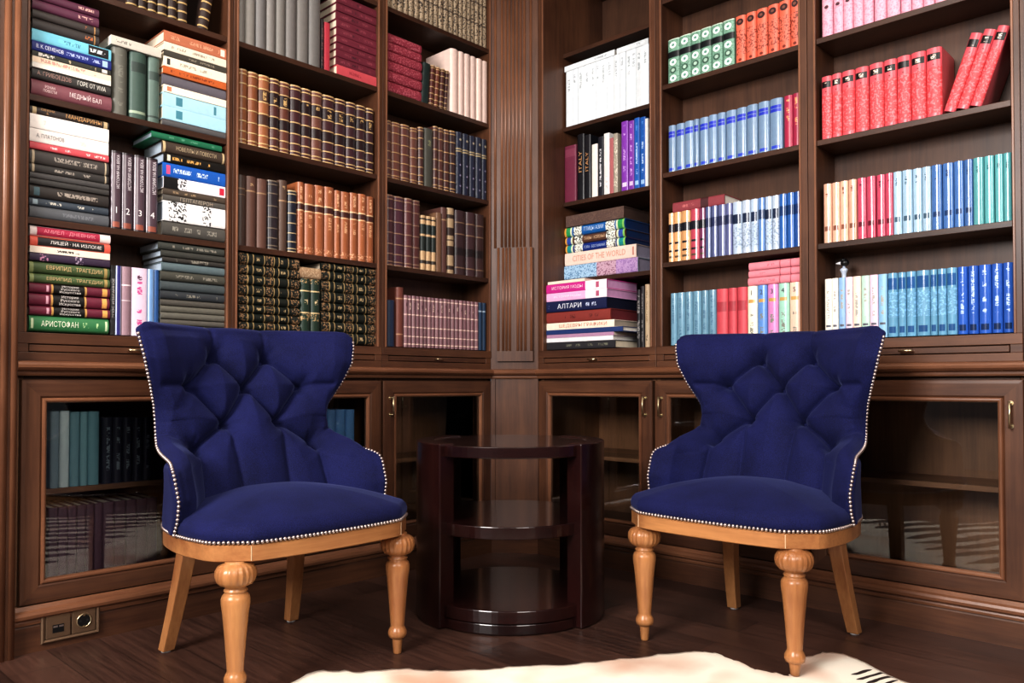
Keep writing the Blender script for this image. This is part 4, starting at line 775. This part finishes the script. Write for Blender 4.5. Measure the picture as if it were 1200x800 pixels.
pile('L1r3c', 'L', .006, B0, .17, st, ['black white-lettered book', 'black white-lettered book', 'grey brown book', 'grey book', 'grey book', 'grey brown book', 'blue black lettered book', 'slate green book', 'olive lettered book', 'grey blue book', 'dark brown book', 'dark olive book', 'dark lettered book'], W('L', 1, 0), G('L', 1, 0), sect='right stack')
# ---- left wall, middle bay
st = [S(c, [(.9, .93, '#5f5c5a', 'f')], .45, .5) for c in ('#85827d', '#8a8680', '#767371', '#7e7a76', '#827e79', '#75716e', '#7c7874', '#6f6c69')]
stand('L2r1a', 'L', .012, 2.04, .15, st, 'tall grey cloth volume', ', ' + W('L', 2, 3), G('L', 2, 3), hmax=.325)
stand('L2r1b', 'L', .02, 2.04, .14, [S('#2a2226', [(.1, .9, '#6a4a4a', 't')]), S('#b43c4a', rnd=.1)], ['thin dark book', 'thin bright red book'], ', ' + W('L', 2, 3), G('L', 2, 3), sect='pair')
st = [S('#c4525a', [(.3, .6, '#a23a44', 't')], .05)] + [S('#6f2737', [(.1, .9, '#8f4450', 't'), (.38, .55, '#481a26', 't')], .1) for _ in range(9)]
pile('L2r1c', 'L', .008, 2.04, .17, st, ['bright red book'] + ['dark red book'] * 9, W('L', 2, 3), G('L', 2, 3), sect='red stack', jit=.006, name='book')
st = [gilt('#8c5838', None), gilt('#8a5436', None), gilt('#96603e', '#4a3026')] + [gilt(c, '#2a1a1c') for c in ('#54302c', '#6c4034', '#4c2a2e', '#4a2a2c', '#744a3e', '#46282c', '#40242a', '#442830', '#44282c', '#3c2228')]
stand('L2r2', 'L', .008, 1.672, .165, st, ['light tan leather volume', 'light tan leather volume', 'tan leather volume'] + ['brown gilt leather volume'] * 10, ', ' + W('L', 2, 2), G('L', 2, 2, 'leather volumes'), 'leather_volume')
tan = S('#a4633f', [(.03, .10, '#d6a37e', 'o'), (.60, .615, '#e2bd92', 'f'), (.62, .70, '#4a261e', 'f'), (.70, .72, '#e2bd92', 'f'), (.76, .95, '#dcae88', 't'), (.38, .56, '#d9a880', 't')], .45, .34)
st = [S('#4d3a31', [(.8, .82, '#8a6f54', 'f'), (.72, .73, '#8a6f54', 'f')], .4), S('#614338', [(.78, .8, '#a08060', 'f'), (.86, .9, '#a88a68', 't')], .4), S('#6a4a3e', [(.78, .8, '#a08060', 'f'), (.86, .9, '#a88a68', 't')], .4), gilt('#2f282c', None, '#6f6254'), S('#5a4438', [(.7, .72, '#a08060', 'f'), (.86, .92, '#a88a68', 't')], .4), gilt('#1f2330', None, '#b9a37e')] + [tan] * 9
stand('L2r3', 'L', .008, 1.30, .16, st, ['dark brown plain volume', 'brown plain volume', 'brown plain volume', 'black ridged volume', 'worn brown volume', 'short navy gilt volume'] + ['copper tan dark-labelled volume'] * 9, ', ' + W('L', 2, 1), G('L', 2, 1, 'leather volumes'), 'leather_volume')
orn = S('#1d221d', [(0, .13, '#9c7a58', 'o'), (.13, .15, '#a98f62', 'r'), (.22, .235, '#a98f62', 'r'), (.28, .36, '#b9a27a', 't'), (.40, .415, '#a98f62', 'r'), (.44, .55, '#9c7a58', 'o'), (.56, .575, '#a98f62', 'r'), (.64, .655, '#a98f62', 'r'), (.68, .76, '#b9a27a', 't'), (.80, .815, '#a98f62', 'r'), (.86, 1, '#9c7a58', 'o')], .4, .4)
pile('L2r4a', 'L', .008, B0, .165, [orn], 'tan-ornamented black green volume', W('L', 2, 0), G('L', 2, 0, 'ornamented volumes'), 'leather_volume')
grn = S('#24382c', [(0, .07, '#b29468', 'o'), (.34, .46, '#b29468', 'o'), (.46, .48, '#d6bd8e', 'f'), (.60, .68, '#d9c49a', 't'), (.80, .82, '#d6bd8e', 'f'), (.93, 1, '#b29468', 'o')], .45, .4)
stand('L2r4b', 'L', .008, B0, .165, [grn], 'upright green gold volume', ', ' + W('L', 2, 0), G('L', 2, 0, 'ornamented volumes'), 'leather_volume', hfix=.248)
ROWS['L2r4f'] = [(1.648, .094, .045)]; pile('L2r4f', 'L', .010, B0 + .2484, .165, [S('#a98a6c', [(.1, .9, '#c9b090', 'o')], .2)], 'tan book lying across two green volumes', W('L', 2, 0), G('L', 2, 0, 'ornamented volumes'), 'leather_volume', sect='its stack')
pile('L2r4c', 'L', .008, B0, .165, [orn], 'tan-ornamented black green volume', W('L', 2, 0), G('L', 2, 0, 'ornamented volumes'), 'leather_volume', sect='right stack')
# ---- left wall, corner bay
pale = S('#8f7d68', [(.04, .96, '#3a2f28', 'o#a8957c'), (.3, .32, '#4a3c32', 'f'), (.6, .62, '#4a3c32', 'f')], .4)
stand('L3r0', 'L', .010, 2.40, .15, [pale], 'pale ornamented volume', ', ' + W('L', 3, 4), G('L', 3, 4, 'leather volumes'), 'leather_volume', hmax=.33)
pile('L3r1a', 'L', .010, 2.04, .165, [S('#8d3040', [(.06, .94, '#b8606a', 'o')], .25)], 'worn red volume', W('L', 3, 3), G('L', 3, 3), jit=.005, sect='red stack')
stand('L3r1b', 'L', .012, 2.04, .13, [S('#1c2b29', [(.8, .9, '#8a7a58', 't')], .2), gilt('#5a2e28', None), gilt('#6c3e30', None), gilt('#54302a', None), gilt('#4a2c2a', None)], ['leaning dark green volume', 'small brown gilt volume', 'small brown gilt volume', 'small brown gilt volume', 'small brown gilt volume'], ', ' + W('L', 3, 3), G('L', 3, 3, 'leather volumes'), 'leather_volume', lean=4, hfix=.185, sect='small set')
stand('L3r1c', 'L', .004, 2.04, .18, [S('#e6cdc2', rnd=.45, rough=.45)], 'tall cream volume', ', ' + W('L', 3, 3), G('L', 3, 3), sect='cream set', hfix=.296)
br = ['#5a3430', '#6a4238', '#5e3a34', '#6a443a', '#4a2e2a', '#4b4a42', '#54322e', '#5c3832', '#4e302c', '#3c2a2c']
st = [S('#4c4b43', [(.7, .8, '#8a8a6a', 't')], .25) if i == 5 else gilt(c, None, '#b08d62') for i, c in enumerate(br)] + [S('#24293d', [(.68, .70, '#a89672', 'r'), (.72, .74, '#a89672', 'f')] + [(.12 + .17 * k, .15 + .17 * k, '#8f87a0', 'd') for k in range(3)] + [(.86, .9, '#a79c86', 'd')], .42, .34)] * 5
stand('L3r2', 'L', .008, 1.672, .16, st, ['brown gilt volume'] * 5 + ['grey green cloth volume'] + ['brown gilt volume'] * 4 + ['navy gold-dotted volume'] * 5, ', ' + W('L', 3, 2), G('L', 3, 2, 'leather volumes'), 'leather_volume')
sm_ = S('#c6a67e', [(.12, .18, '#3a2f26', 'f'), (.35, .62, '#1f2a26', 'f'), (.66, .84, '#1f2a26', 'f'), (.92, .95, '#3a2f26', 'f')], .4)
big = lambda c: S(c, [(.3, .42, '#241a1c', 'f'), (.62, .64, '#7f6450', 'r'), (.8, .82, '#7f6450', 'r'), (.1, .12, '#7f6450', 'r')], .42, .38)
st = [gilt('#4d2e32', None, '#8f6f5a'), gilt('#50303a', None, '#8f6f5a'), gilt('#5e3636', None, '#8f6f5a'), gilt('#5a3432', None, '#8f6f5a'), sm_, sm_, sm_, S('#7f5f48', rnd=.2), S('#5c3c35', [(.8, .82, '#a08060', 'f')], .3), S('#b59c7c', [(.06, .12, '#3a2a24', 'f'), (.28, .42, '#3a2a24', 'f'), (.5, .52, '#5a4434', 'f'), (.58, .7, '#3a2a24', 'f'), (.84, .9, '#3a2a24', 'f')], .4), big('#402c2e'), big('#442f32'), big('#46302f')]
stand('L3r3', 'L', .008, 1.30, .16, st, ['tall wine brown volume'] * 4 + ['small cream dark-labelled volume'] * 3 + ['plain tan volume', 'brown volume', 'cream dark-striped volume', 'broad dark brown volume', 'broad dark brown volume', 'broad dark brown volume'], ', ' + W('L', 3, 1), G('L', 3, 1, 'leather volumes'), 'leather_volume')
th = [S(c, [(.72, .86, d, 't'), (.62, .64, '#d8bcae', 'f'), (.38, .40, '#d8bcae', 'f'), (.2, .22, '#d8bcae', 'f'), (.05, .07, '#d8bcae', 'f'), (.92, .94, '#d8bcae', 'f')], .45, .36) for c, d in (('#8f6b70', '#5a3f46'), ('#7d5a60', '#d8c0b0'))]
stand('L3r4', 'L', .008, B0, .16, [S('#26344f', rnd=.35), S('#703f34', [(.8, .82, '#b08a6a', 'f'), (.2, .22, '#b08a6a', 'f')], .4)] + [th[i % 2] for i in range(19)] + [S('#26405c', [(.8, .83, '#9fb0c0', 'f')], .4)] * 2, ['short dark blue book', 'tall red brown volume'] + ['thin mauve gilt volume'] * 19 + ['thin dark blue volume'] * 2, ', ' + W('L', 3, 0), G('L', 3, 0, 'leather volumes'), 'leather_volume')
# ---- right wall, corner bay (shelves set back)
ww = S('#eaf0f3', [(.60, .90, '#b4bcc0', 't')], .06, .45, PAGESW)
stand('R1r1', 'R', .152, 2.04, .20, [ww, S('#e6edf2', [(.7, .92, '#b4bcc0', 't')], .06, .45, PAGESW)], 'white book', ', ' + W('R', 1, 3), G('R', 1, 3), hfix=.272, jit=.002)
for k, (row, lk) in enumerate((('R1r1f', 'white book'),)):
    ROWS['R1f0'] = [(-2.462, .298, .027)]; ROWS['R1f1'] = [(-2.152, .172, .026)]
    pile('R1f0', 'R', .150, 2.04 + .2726, .2, [ww], 'larger white book lying on white row', W('R', 1, 3), G('R', 1, 3), sect='its stack')
    pile('R1f1', 'R', .150, 2.04 + .2726, .2, [ww], 'smaller white book lying on white row', W('R', 1, 3), G('R', 1, 3), sect='its stack')
vio = S('#8a3fb2', [(.72, .95, '#d8b4ea', 't'), (.2, .65, '#d8b4ea', 't'), (.06, .12, '#e8d4f0', 'c')], .1, .35, coat=.4); blu = S('#1d62b6', [(.2, .65, '#bcd6f2', 't'), (.05, .11, '#a9cdf0', 'c'), (.72, .94, '#5f9ce0', 't')], .1, .35, coat=.4)
st = [S('#6e2841', [(.8, .94, '#7f3a50', 'l')], .05), S('#14151b', (), .12, .3), S('#14151b', (), .12, .3), S('#efe8df', rnd=.05), S('#191a24', [(.15, .8, '#d8d8dc', 't')], .1), S('#eeebe8', [(.1, .3, '#c9c4c0', 't')], .05), S('#b26a6c', rnd=.05), S('#a69e8e', [(.1, .9, '#d8d0c0', 'o')], .1), vio, vio, blu, blu, S('#ece9e6', rnd=.05)]
stand('R1r2', 'R', .150, 1.675, .19, st, ['maroon book', 'tall black gold-lettered book', 'tall black gold-lettered book', 'narrow cream book', 'black white-lettered book', 'white book', 'dusty pink book', 'stone grey book', 'purple book', 'purple book', 'blue book', 'blue book', 'thin white book'], ', ' + W('R', 1, 2), G('R', 1, 2), hmax=.32, texts={1: [('ITALY', '#cf9a6a', .42, .74, .42)], 2: [('ITALY', '#cf9a6a', .42, .74, .42)]})
def pics(c, e): return S(c, [(0, .03, '#d8a04a', 'f'), (.03, .1, e, 'f'), (.1, .13, '#d8e0c0', 'f'), (.16, .30, '#26241f', 'o#eef0e6'), (.30, .70, c, 'f'), (.70, .85, '#26241f', 'o#eef0e6'), (.87, .90, '#d8e0c0', 'f'), (.9, .97, e, 'f'), (.97, 1, '#8fc86a', 'f')], .35, .3, flat('#16386c', .4, 0, .1), coat=.4)
st = [S('#a9c4dc', [(0, .46, '#5f87b0', 'o#a9c8e0'), (.46, .72, '#8a5f74', 'o#c4a6b6'), (.72, 1, '#9a78b0', 'o#b99cc4')], .05, .4, flat('#b6b0c8', .6, 0, 0)), S('#f1dacd', [(.95, .97, '#c98a7a', 'c')], .04, .45, flat('#b6b0c8', .6, 0, 0)), pics('#16307c', '#1f8c8c'), pics('#5f4032', '#3456a8'), pics('#1c62a8', '#2f9a5a'), S('#5e4841', [(.0, 1, '#6e564c', 'o')], .0, .6, flat('#5a453e', .6, 0, 0))]
pile('R1r3', 'R', .150, 1.30, .20, st, ['map-covered blue lilac book', 'cream book about cities', 'dark blue book with pictures', 'brown book with pictures', 'green-ended blue book with pictures', 'plain brown slipcase'], W('R', 1, 1), G('R', 1, 1), fix={0: .43, 1: .415}, dd=[.2, .2, .21, .21, .21, .2], sect='art stack',
     texts={1: [('CITIES OF THE WORLD', '#d39a86', .12, .86, .46)], 2: [('ГОРА · БЕСТИАРИЙ', '#b8ccf0', .33, .68, .42)], 3: [('ТРАВЫ · КОРЕНЬЯ', '#e6c4a0', .33, .68, .42)], 4: [('ПТИЦЫ АЗИИ', '#cfe4fa', .34, .67, .5)]})
st = [S('#2d2b30', [(.3, .9, '#6f7060', 't')], .06), S('#f0eef0', rnd=.03, pages=PAGESW), S('#b58ca9', rnd=.03, paper=True), S('#22386c', rnd=.06, pages=PAGESW), S('#f1e3d2', rnd=.04, pages=flat('#b3a594', .6, 0, 0)), S('#8c3a33', [(.2, .62, '#5c1f1c', 't'), (.68, .88, '#6a2824', 't')], .1, pages=flat('#6e2a30', .6, 0, 0)), S('#141d48', [(.04, .14, '#7f8fd0', 't'), (.67, .93, '#c8cfe8', 't')], .06, pages=flat('#10142e', .6, 0, 0)), S('#efb9dc', [(.66, 1, '#f6eef4', 'f'), (.83, .88, '#b45a78', 'c')], .05, pages=flat('#d6a2cc', .6, 0, 0)), S('#c62a8a', [(.66, 1, '#f6eef4', 'f'), (.83, .88, '#b45a78', 'c')], .05, pages=flat('#d6a2cc', .6, 0, 0)), S('#f2e3d2', rnd=.03, paper=True)]
pile('R1r4', 'R', .018, B0, .24, st, ['black book', 'white book', 'thin lilac book', 'navy book', 'cream red-lettered book', 'red brown book', 'navy white-lettered book', 'pink white book', 'magenta white book', 'thin cream book'], W('R', 1, 0), G('R', 1, 0), fix={0: .40, 1: .39}, sect='big stack',
     texts={4: [('ШЕДЕВРЫ ГРАФИКИ', '#c98a72', .2, .9, .62)], 6: [('АЛТАРИ', '#f0f2fa', .2, .60, .44)], 8: [('ИСТОРИЯ МОДЫ', '#fbeaf4', .1, .62, .42)], 7: [('ИСТОРИЯ МОДЫ', '#fbf2f8', .1, .62, .3)]})
stand('R1r4b', 'R', .12, B0, .17, [S('#1b191d', [(.1, .9, '#8f8a88', 't')]), S('#201e22', [(.1, .9, '#7f7a78', 't')]), S('#c9b192', [(.1, .2, '#5a4a3a', 't'), (.4, .9, '#a58c6c', 't')])], ['black book', 'black book', 'tan book'], ' beside stack, ' + W('R', 1, 0), G('R', 1, 0))
# ---- right wall, middle bay
def rosette(v): return [(v - .075, v + .075, '#e4efe8', 'd'), (v - .03, v + .03, '#5f9486', 'd')]
ros = S('#6d9682', [(.0, .02, '#c4d4c4', 'f'), (.02, .56, '#5d8470', 'o#7ba48f'), (.58, .72, '#14181c', 'f'), (.74, .98, '#5d8470', 'o#7ba48f'), (.98, 1, '#c4d4c4', 'f')] + rosette(.11) + rosette(.47) + rosette(.86) + [(.22, .36, '#3d5a4c', 'd'), (.25, .33, '#a9c4b4', 'd')], .12, .35)
org_ = S('#d96a52', [(.04, .10, '#7a2a1c', 'd'), (.17, .70, '#8a3a2a', 'o#d8705a'), (.80, .94, '#35181a', 'd'), (.84, .90, '#7a4a3c', 'd')], .22, .4)
stand('R2r1', 'R', .012, 2.04, .14, [ros] * 6 + [org_] * 6, ['green black-banded rosette book'] * 6 + ['orange book with dark oval'] * 6, ', ' + W('R', 2, 3), G('R', 2, 3), hfix=.184, jit=.001)
bj = S('#7c96b2', [(.03, .09, '#3a50c4', 'c'), (.74, .80, '#2f3fbc', 'l'), (.81, .87, '#2f3fbc', 'l')], .35, .18, coat=.6)
stand('R2r2', 'R', .010, 1.672, .14, [bj] * 12 + [S('#a8304f', [(.4, .92, '#d8a070', 't')], .3, .3)] * 2, ['blue-labelled grey blue book'] * 12 + ['crimson gold-lettered book'] * 2, ', ' + W('R', 2, 2), G('R', 2, 2), hfix=.194)
def lab(c, l='#1a1c26', **k): return S(c, [(.60, .77, l, 'f'), (.08, .12, '#5a4a3a', 'c'), (.2, .24, l, 'c'), (.36, .40, l, 'c')], .3, .2, coat=.6)
def nav(c, l): return S(c, [(.60, .78, l, 'f')], .35, .18, coat=.7)
def pal(c): return S(c, [(.58, .76, '#1e2c48', 'l'), (.1, .55, '#8d9db2', 'o' + c)], .3, .18, coat=.6)
st = [lab('#dcae80'), lab('#dcaa78'), lab('#d8a674'), lab('#b4485a'), lab('#7d3a60'), nav('#56628e', '#2a3358'), nav('#5a638c', '#2a3358'), nav('#646c98', '#2c3358'), nav('#6a709e', '#2a3358'), pal('#b6c6da'), pal('#b9c6d6'), pal('#b0c2d6'), nav('#5f86bc', '#263c60'), pal('#b4c6dc'), pal('#bccada'), nav('#2a64ac', '#173a6c'), nav('#2a62aa', '#173a6c'), nav('#2458a4', '#14346a')]
stand('R2r3', 'R', .010, 1.30, .14, st, ['orange black-labelled book'] * 3 + ['red black-labelled book', 'plum book'] + ['violet blue glossy book'] * 4 + ['pale blue patterned book'] * 3 + ['mid blue book'] + ['pale blue patterned book'] * 2 + ['deep blue glossy book'] * 3, ', ' + W('R', 2, 1), G('R', 2, 1), hfix=.203)
ROWS['R2r3f'] = [(-1.775, .235, .042)]; pile('R2r3f', 'R', .018, 1.30 + .2034, .14, [S('#8f3f47', [(.55, .70, '#4a2226', 'f'), (.1, .5, '#b86a6a', 't')], .1, pages=PAGESW)], 'dull red book lying on coloured row', W('R', 2, 1), G('R', 2, 1), sect='its stack')
st = [S('#7299ae', [(.1, .9, '#5c8098', 't')], .4, .16, coat=.7)] * 6 + [S('#c64f5a', [(.58, .76, '#a83844', 'l')], .3)] * 3 + [S(c, [(.05, .5, '#8a8a80', 't'), (.70, .76, '#c8a060', 'c')], .25, .25, coat=.3) for c in ('#f0ebd4', '#6a97d4', '#da90c4', '#a6d4c2', '#ebc8b4')]
stand('R2r4', 'R', .010, B0, .14, st, ['steel blue glossy book'] * 6 + ['rose red book'] * 3 + ['cream book numbered one', 'blue book numbered two', 'pink book numbered three', 'mint book numbered four', 'peach book numbered five'], ', ' + W('R', 2, 0), G('R', 2, 0), hfix=.214, texts={9 + k: [(str(k + 1), '#3a3a40', .84, .92, .4, True)] for k in range(5)})
pile('R2r4f', 'R', .012, B0 + .2144, .13, [S('#e08c98', [(.2, .62, '#c8707e', 't'), (.6, .62, '#b45a68', 'f'), (.8, .82, '#b45a68', 'f')], .2)], 'rose pink book', 'on top of ' + 'numbered books', G('R', 2, 0), sect='pink stack')
# ---- right wall, outer bay
pk = S('#e6a6b8', [(.03, .95, '#d994a8', 'o#e8acbc'), (.40, .45, '#4a1a2a', 'd')], .25)
stand('R3r0', 'R', .010, 2.04, .14, [pk], 'pink speckled book', ', ' + W('R', 3, 3), G('R', 3, 3), hfix=.25)
cr = S('#d85e68', [(.05, .72, '#e67a80', 'o#dc4a50'), (.82, .92, '#1c1416', 'l'), (.84, .90, '#f2d8c8', 't#1c1416'), (.745, .765, '#8a2228', 'd')], .25, .3)
stand('R3r1', 'R', .010, 1.672, .15, [cr], 'upright coral red book', ', ' + W('R', 3, 2), G('R', 3, 2), hfix=.226, jit=.001)
stand('R3r1l', 'R', .010, 1.672, .15, [cr], 'leaning coral red book', ', ' + W('R', 3, 2), G('R', 3, 2), hfix=.245, lean=19.3, jit=.001)
def jk(c, d, lo=True): return S(c, [(.78, .90, d, 't')] + ([(.20, .28, d, 'c')] if lo else []), .3, .2, coat=.6)
st = [jk('#e2b49c', '#8a5a48')] * 4 + [jk('#c4506a', '#6a1a2c')] * 4 + [jk('#a9c6da', '#4a6478')] * 4 + [jk('#4c76b0', '#24406c')] * 4 + [jk('#62a8ac', '#2a6a70', False)] * 4
stand('R3r2', 'R', .010, 1.30, .14, st, ['peach glossy book'] * 4 + ['crimson glossy book'] * 4 + ['pale blue glossy book'] * 4 + ['blue glossy book'] * 4 + ['teal glossy book'] * 4, ', ' + W('R', 3, 1), G('R', 3, 1), hfix=.212)
pa = lambda c: S(c, [(.20, .235, '#5a5a66', 'c'), (.35, .8, '#a9a49c', 't')], .15, .4)
cl = S('#6ea2c0', [(.06, .16, '#2f5a8c', 'c'), (.3, .7, '#86bcde', 'o#689cbc'), (.74, .92, '#2a5c94', 'l')], .35, .16, coat=.6)
sc_ = S('#3060b8', [(.05, .14, '#16305c', 'c'), (.3, .92, '#b4cdee', 't')], .35, .2, coat=.6)
st = [pa('#f3ede1'), pa('#f0e9dd'), pa('#93b8de'), pa('#eed3e2'), pa('#f2dece'), pa('#c0e0d0'), pa('#eecbde'), pa('#93c0de')] + [cl] * 7 + [sc_] * 5
stand('R3r3', 'R', .010, B0, .14, st, ['ivory book', 'ivory book', 'sky blue book', 'pale pink book', 'pale peach book', 'pale mint book', 'pale pink book', 'sky blue book'] + ['cyan blue glossy book'] * 7 + ['deep blue script-lettered book'] * 5, ', ' + W('R', 3, 0), G('R', 3, 0), hfix=.215)
# ---- behind the cabinet doors
c1 = [S('#8496a0', rnd=.35, rough=.3), S('#d4e2e6', rnd=.35, rough=.3), S('#82aab6', rnd=.35, rough=.3), S('#8ab6c0', rnd=.35, rough=.3), S('#7aa8b4', rnd=.35, rough=.3)] + [S('#30303e', [(.2, .85, '#7f8c98', 't')], .4, .25, coat=.6)] * 5
stand('Lc1a', 'L', .052, .475, .17, c1, ['grey blue book', 'pale blue grey book', 'teal grey book', 'teal grey book', 'teal grey book'] + ['black glossy book'] * 5, ', cabinet beside wall outlet, upper level', 'books behind the glass beside the wall outlet', hmax=.24)
stand('Lc1b', 'L', .050, .16, .19, [S('#63465a', rnd=.15, pages=PAGESW)], 'plum book', ', cabinet beside wall outlet, lower level', 'books behind the glass beside the wall outlet', hmax=.255)
stand('Lc2', 'L', .052, .475, .17, [S('#6a9cd4', [(.3, .32, '#8fb4dc', 'f')], .35, .2, coat=.6)], 'bright blue book', ', behind glass, cabinet behind chair', 'blue books behind the glass', hmax=.222)
# ---- small figurine on top of the pale books
fg = empty('figurine', MR @ T((-1.098, .075, B0 + .2156)), 'small pale figurine with a black head standing on top of the ivory books', 'figurine')
MB().lathe([(.0085, 0), (.0085, .002), (.0075, .012), (.0085, .022), (.0125, .031), (.0135, .036), (.010, .040), (.0045, .043), (.004, .049)], 20).build('body', flat('#b9c4d6', .3, 0, 0, .4), fg)
hd = MB(); hd.ball((.003, 0, .060), (.015, .013, .0125), None, 14, 9); hd.ball((-.002, 0, .070), (.012, .012, .0065), None, 12, 7); hd.build('head', BLACK, fg)
MB().loft([[(x, r * math.cos(2 * PI * k / 12), .060 + r * math.sin(2 * PI * k / 12)) for k in range(12)] for x, r in ((-.008, .0065), (-.020, .0045), (-.030, .001))], True, True, 0, True).build('beak', flat('#e6e6ea', .4, 0, 0), fg)
# ------------------------------------------------------------------ camera, light
cam = bpy.data.objects.new('camera', bpy.data.cameras.new('camera')); COL.objects.link(cam); scene.camera = cam
cam.location = (0, 0, .80); cam.rotation_euler = (PI / 2 + .019028, 0, -.025369); cam.data.lens = 931.9 / 1200 * 36; cam.data.sensor_width = 36; cam.data.shift_y = .02622; cam.data.clip_start = .02
def area(name, loc, tgt, size, power, col, sy=None):
    d = bpy.data.lights.new(name, 'AREA'); d.energy = power; d.color = col; d.size = size
    if sy: d.shape = 'RECTANGLE'; d.size_y = sy
    o = bpy.data.objects.new(name, d); COL.objects.link(o); o.location = loc; o.rotation_euler = (Vector(tgt) - Vector(loc)).to_track_quat('-Z', 'Y').to_euler(); return o
area('window_light', (-2.3, -.9, 2.55), (.7, 3.0, 1.15), 1.4, 240, (1, .97, .95), 1.6)
area('fill_light', (1.3, -1.3, 2.6), (-.5, 3.0, 1.1), 1.4, 75, (1, .95, .9))  # added unseen fill from behind the camera, not a room lamp
area('ceiling_light', (.1, 1.2, 3.0), (.1, 1.5, 0), 1.0, 22, (1, .93, .85))  # added unseen fill from overhead, no ceiling fixture belongs to it
wd = bpy.data.worlds.new('world'); scene.world = wd; wd.use_nodes = True
wd.node_tree.nodes['Background'].inputs[0].default_value = (.85, .9, 1, 1); wd.node_tree.nodes['Background'].inputs[1].default_value = .10
scene.view_settings.view_transform = 'Standard'; scene.view_settings.look = 'None'; scene.view_settings.exposure = .42; scene.view_settings.gamma = .84
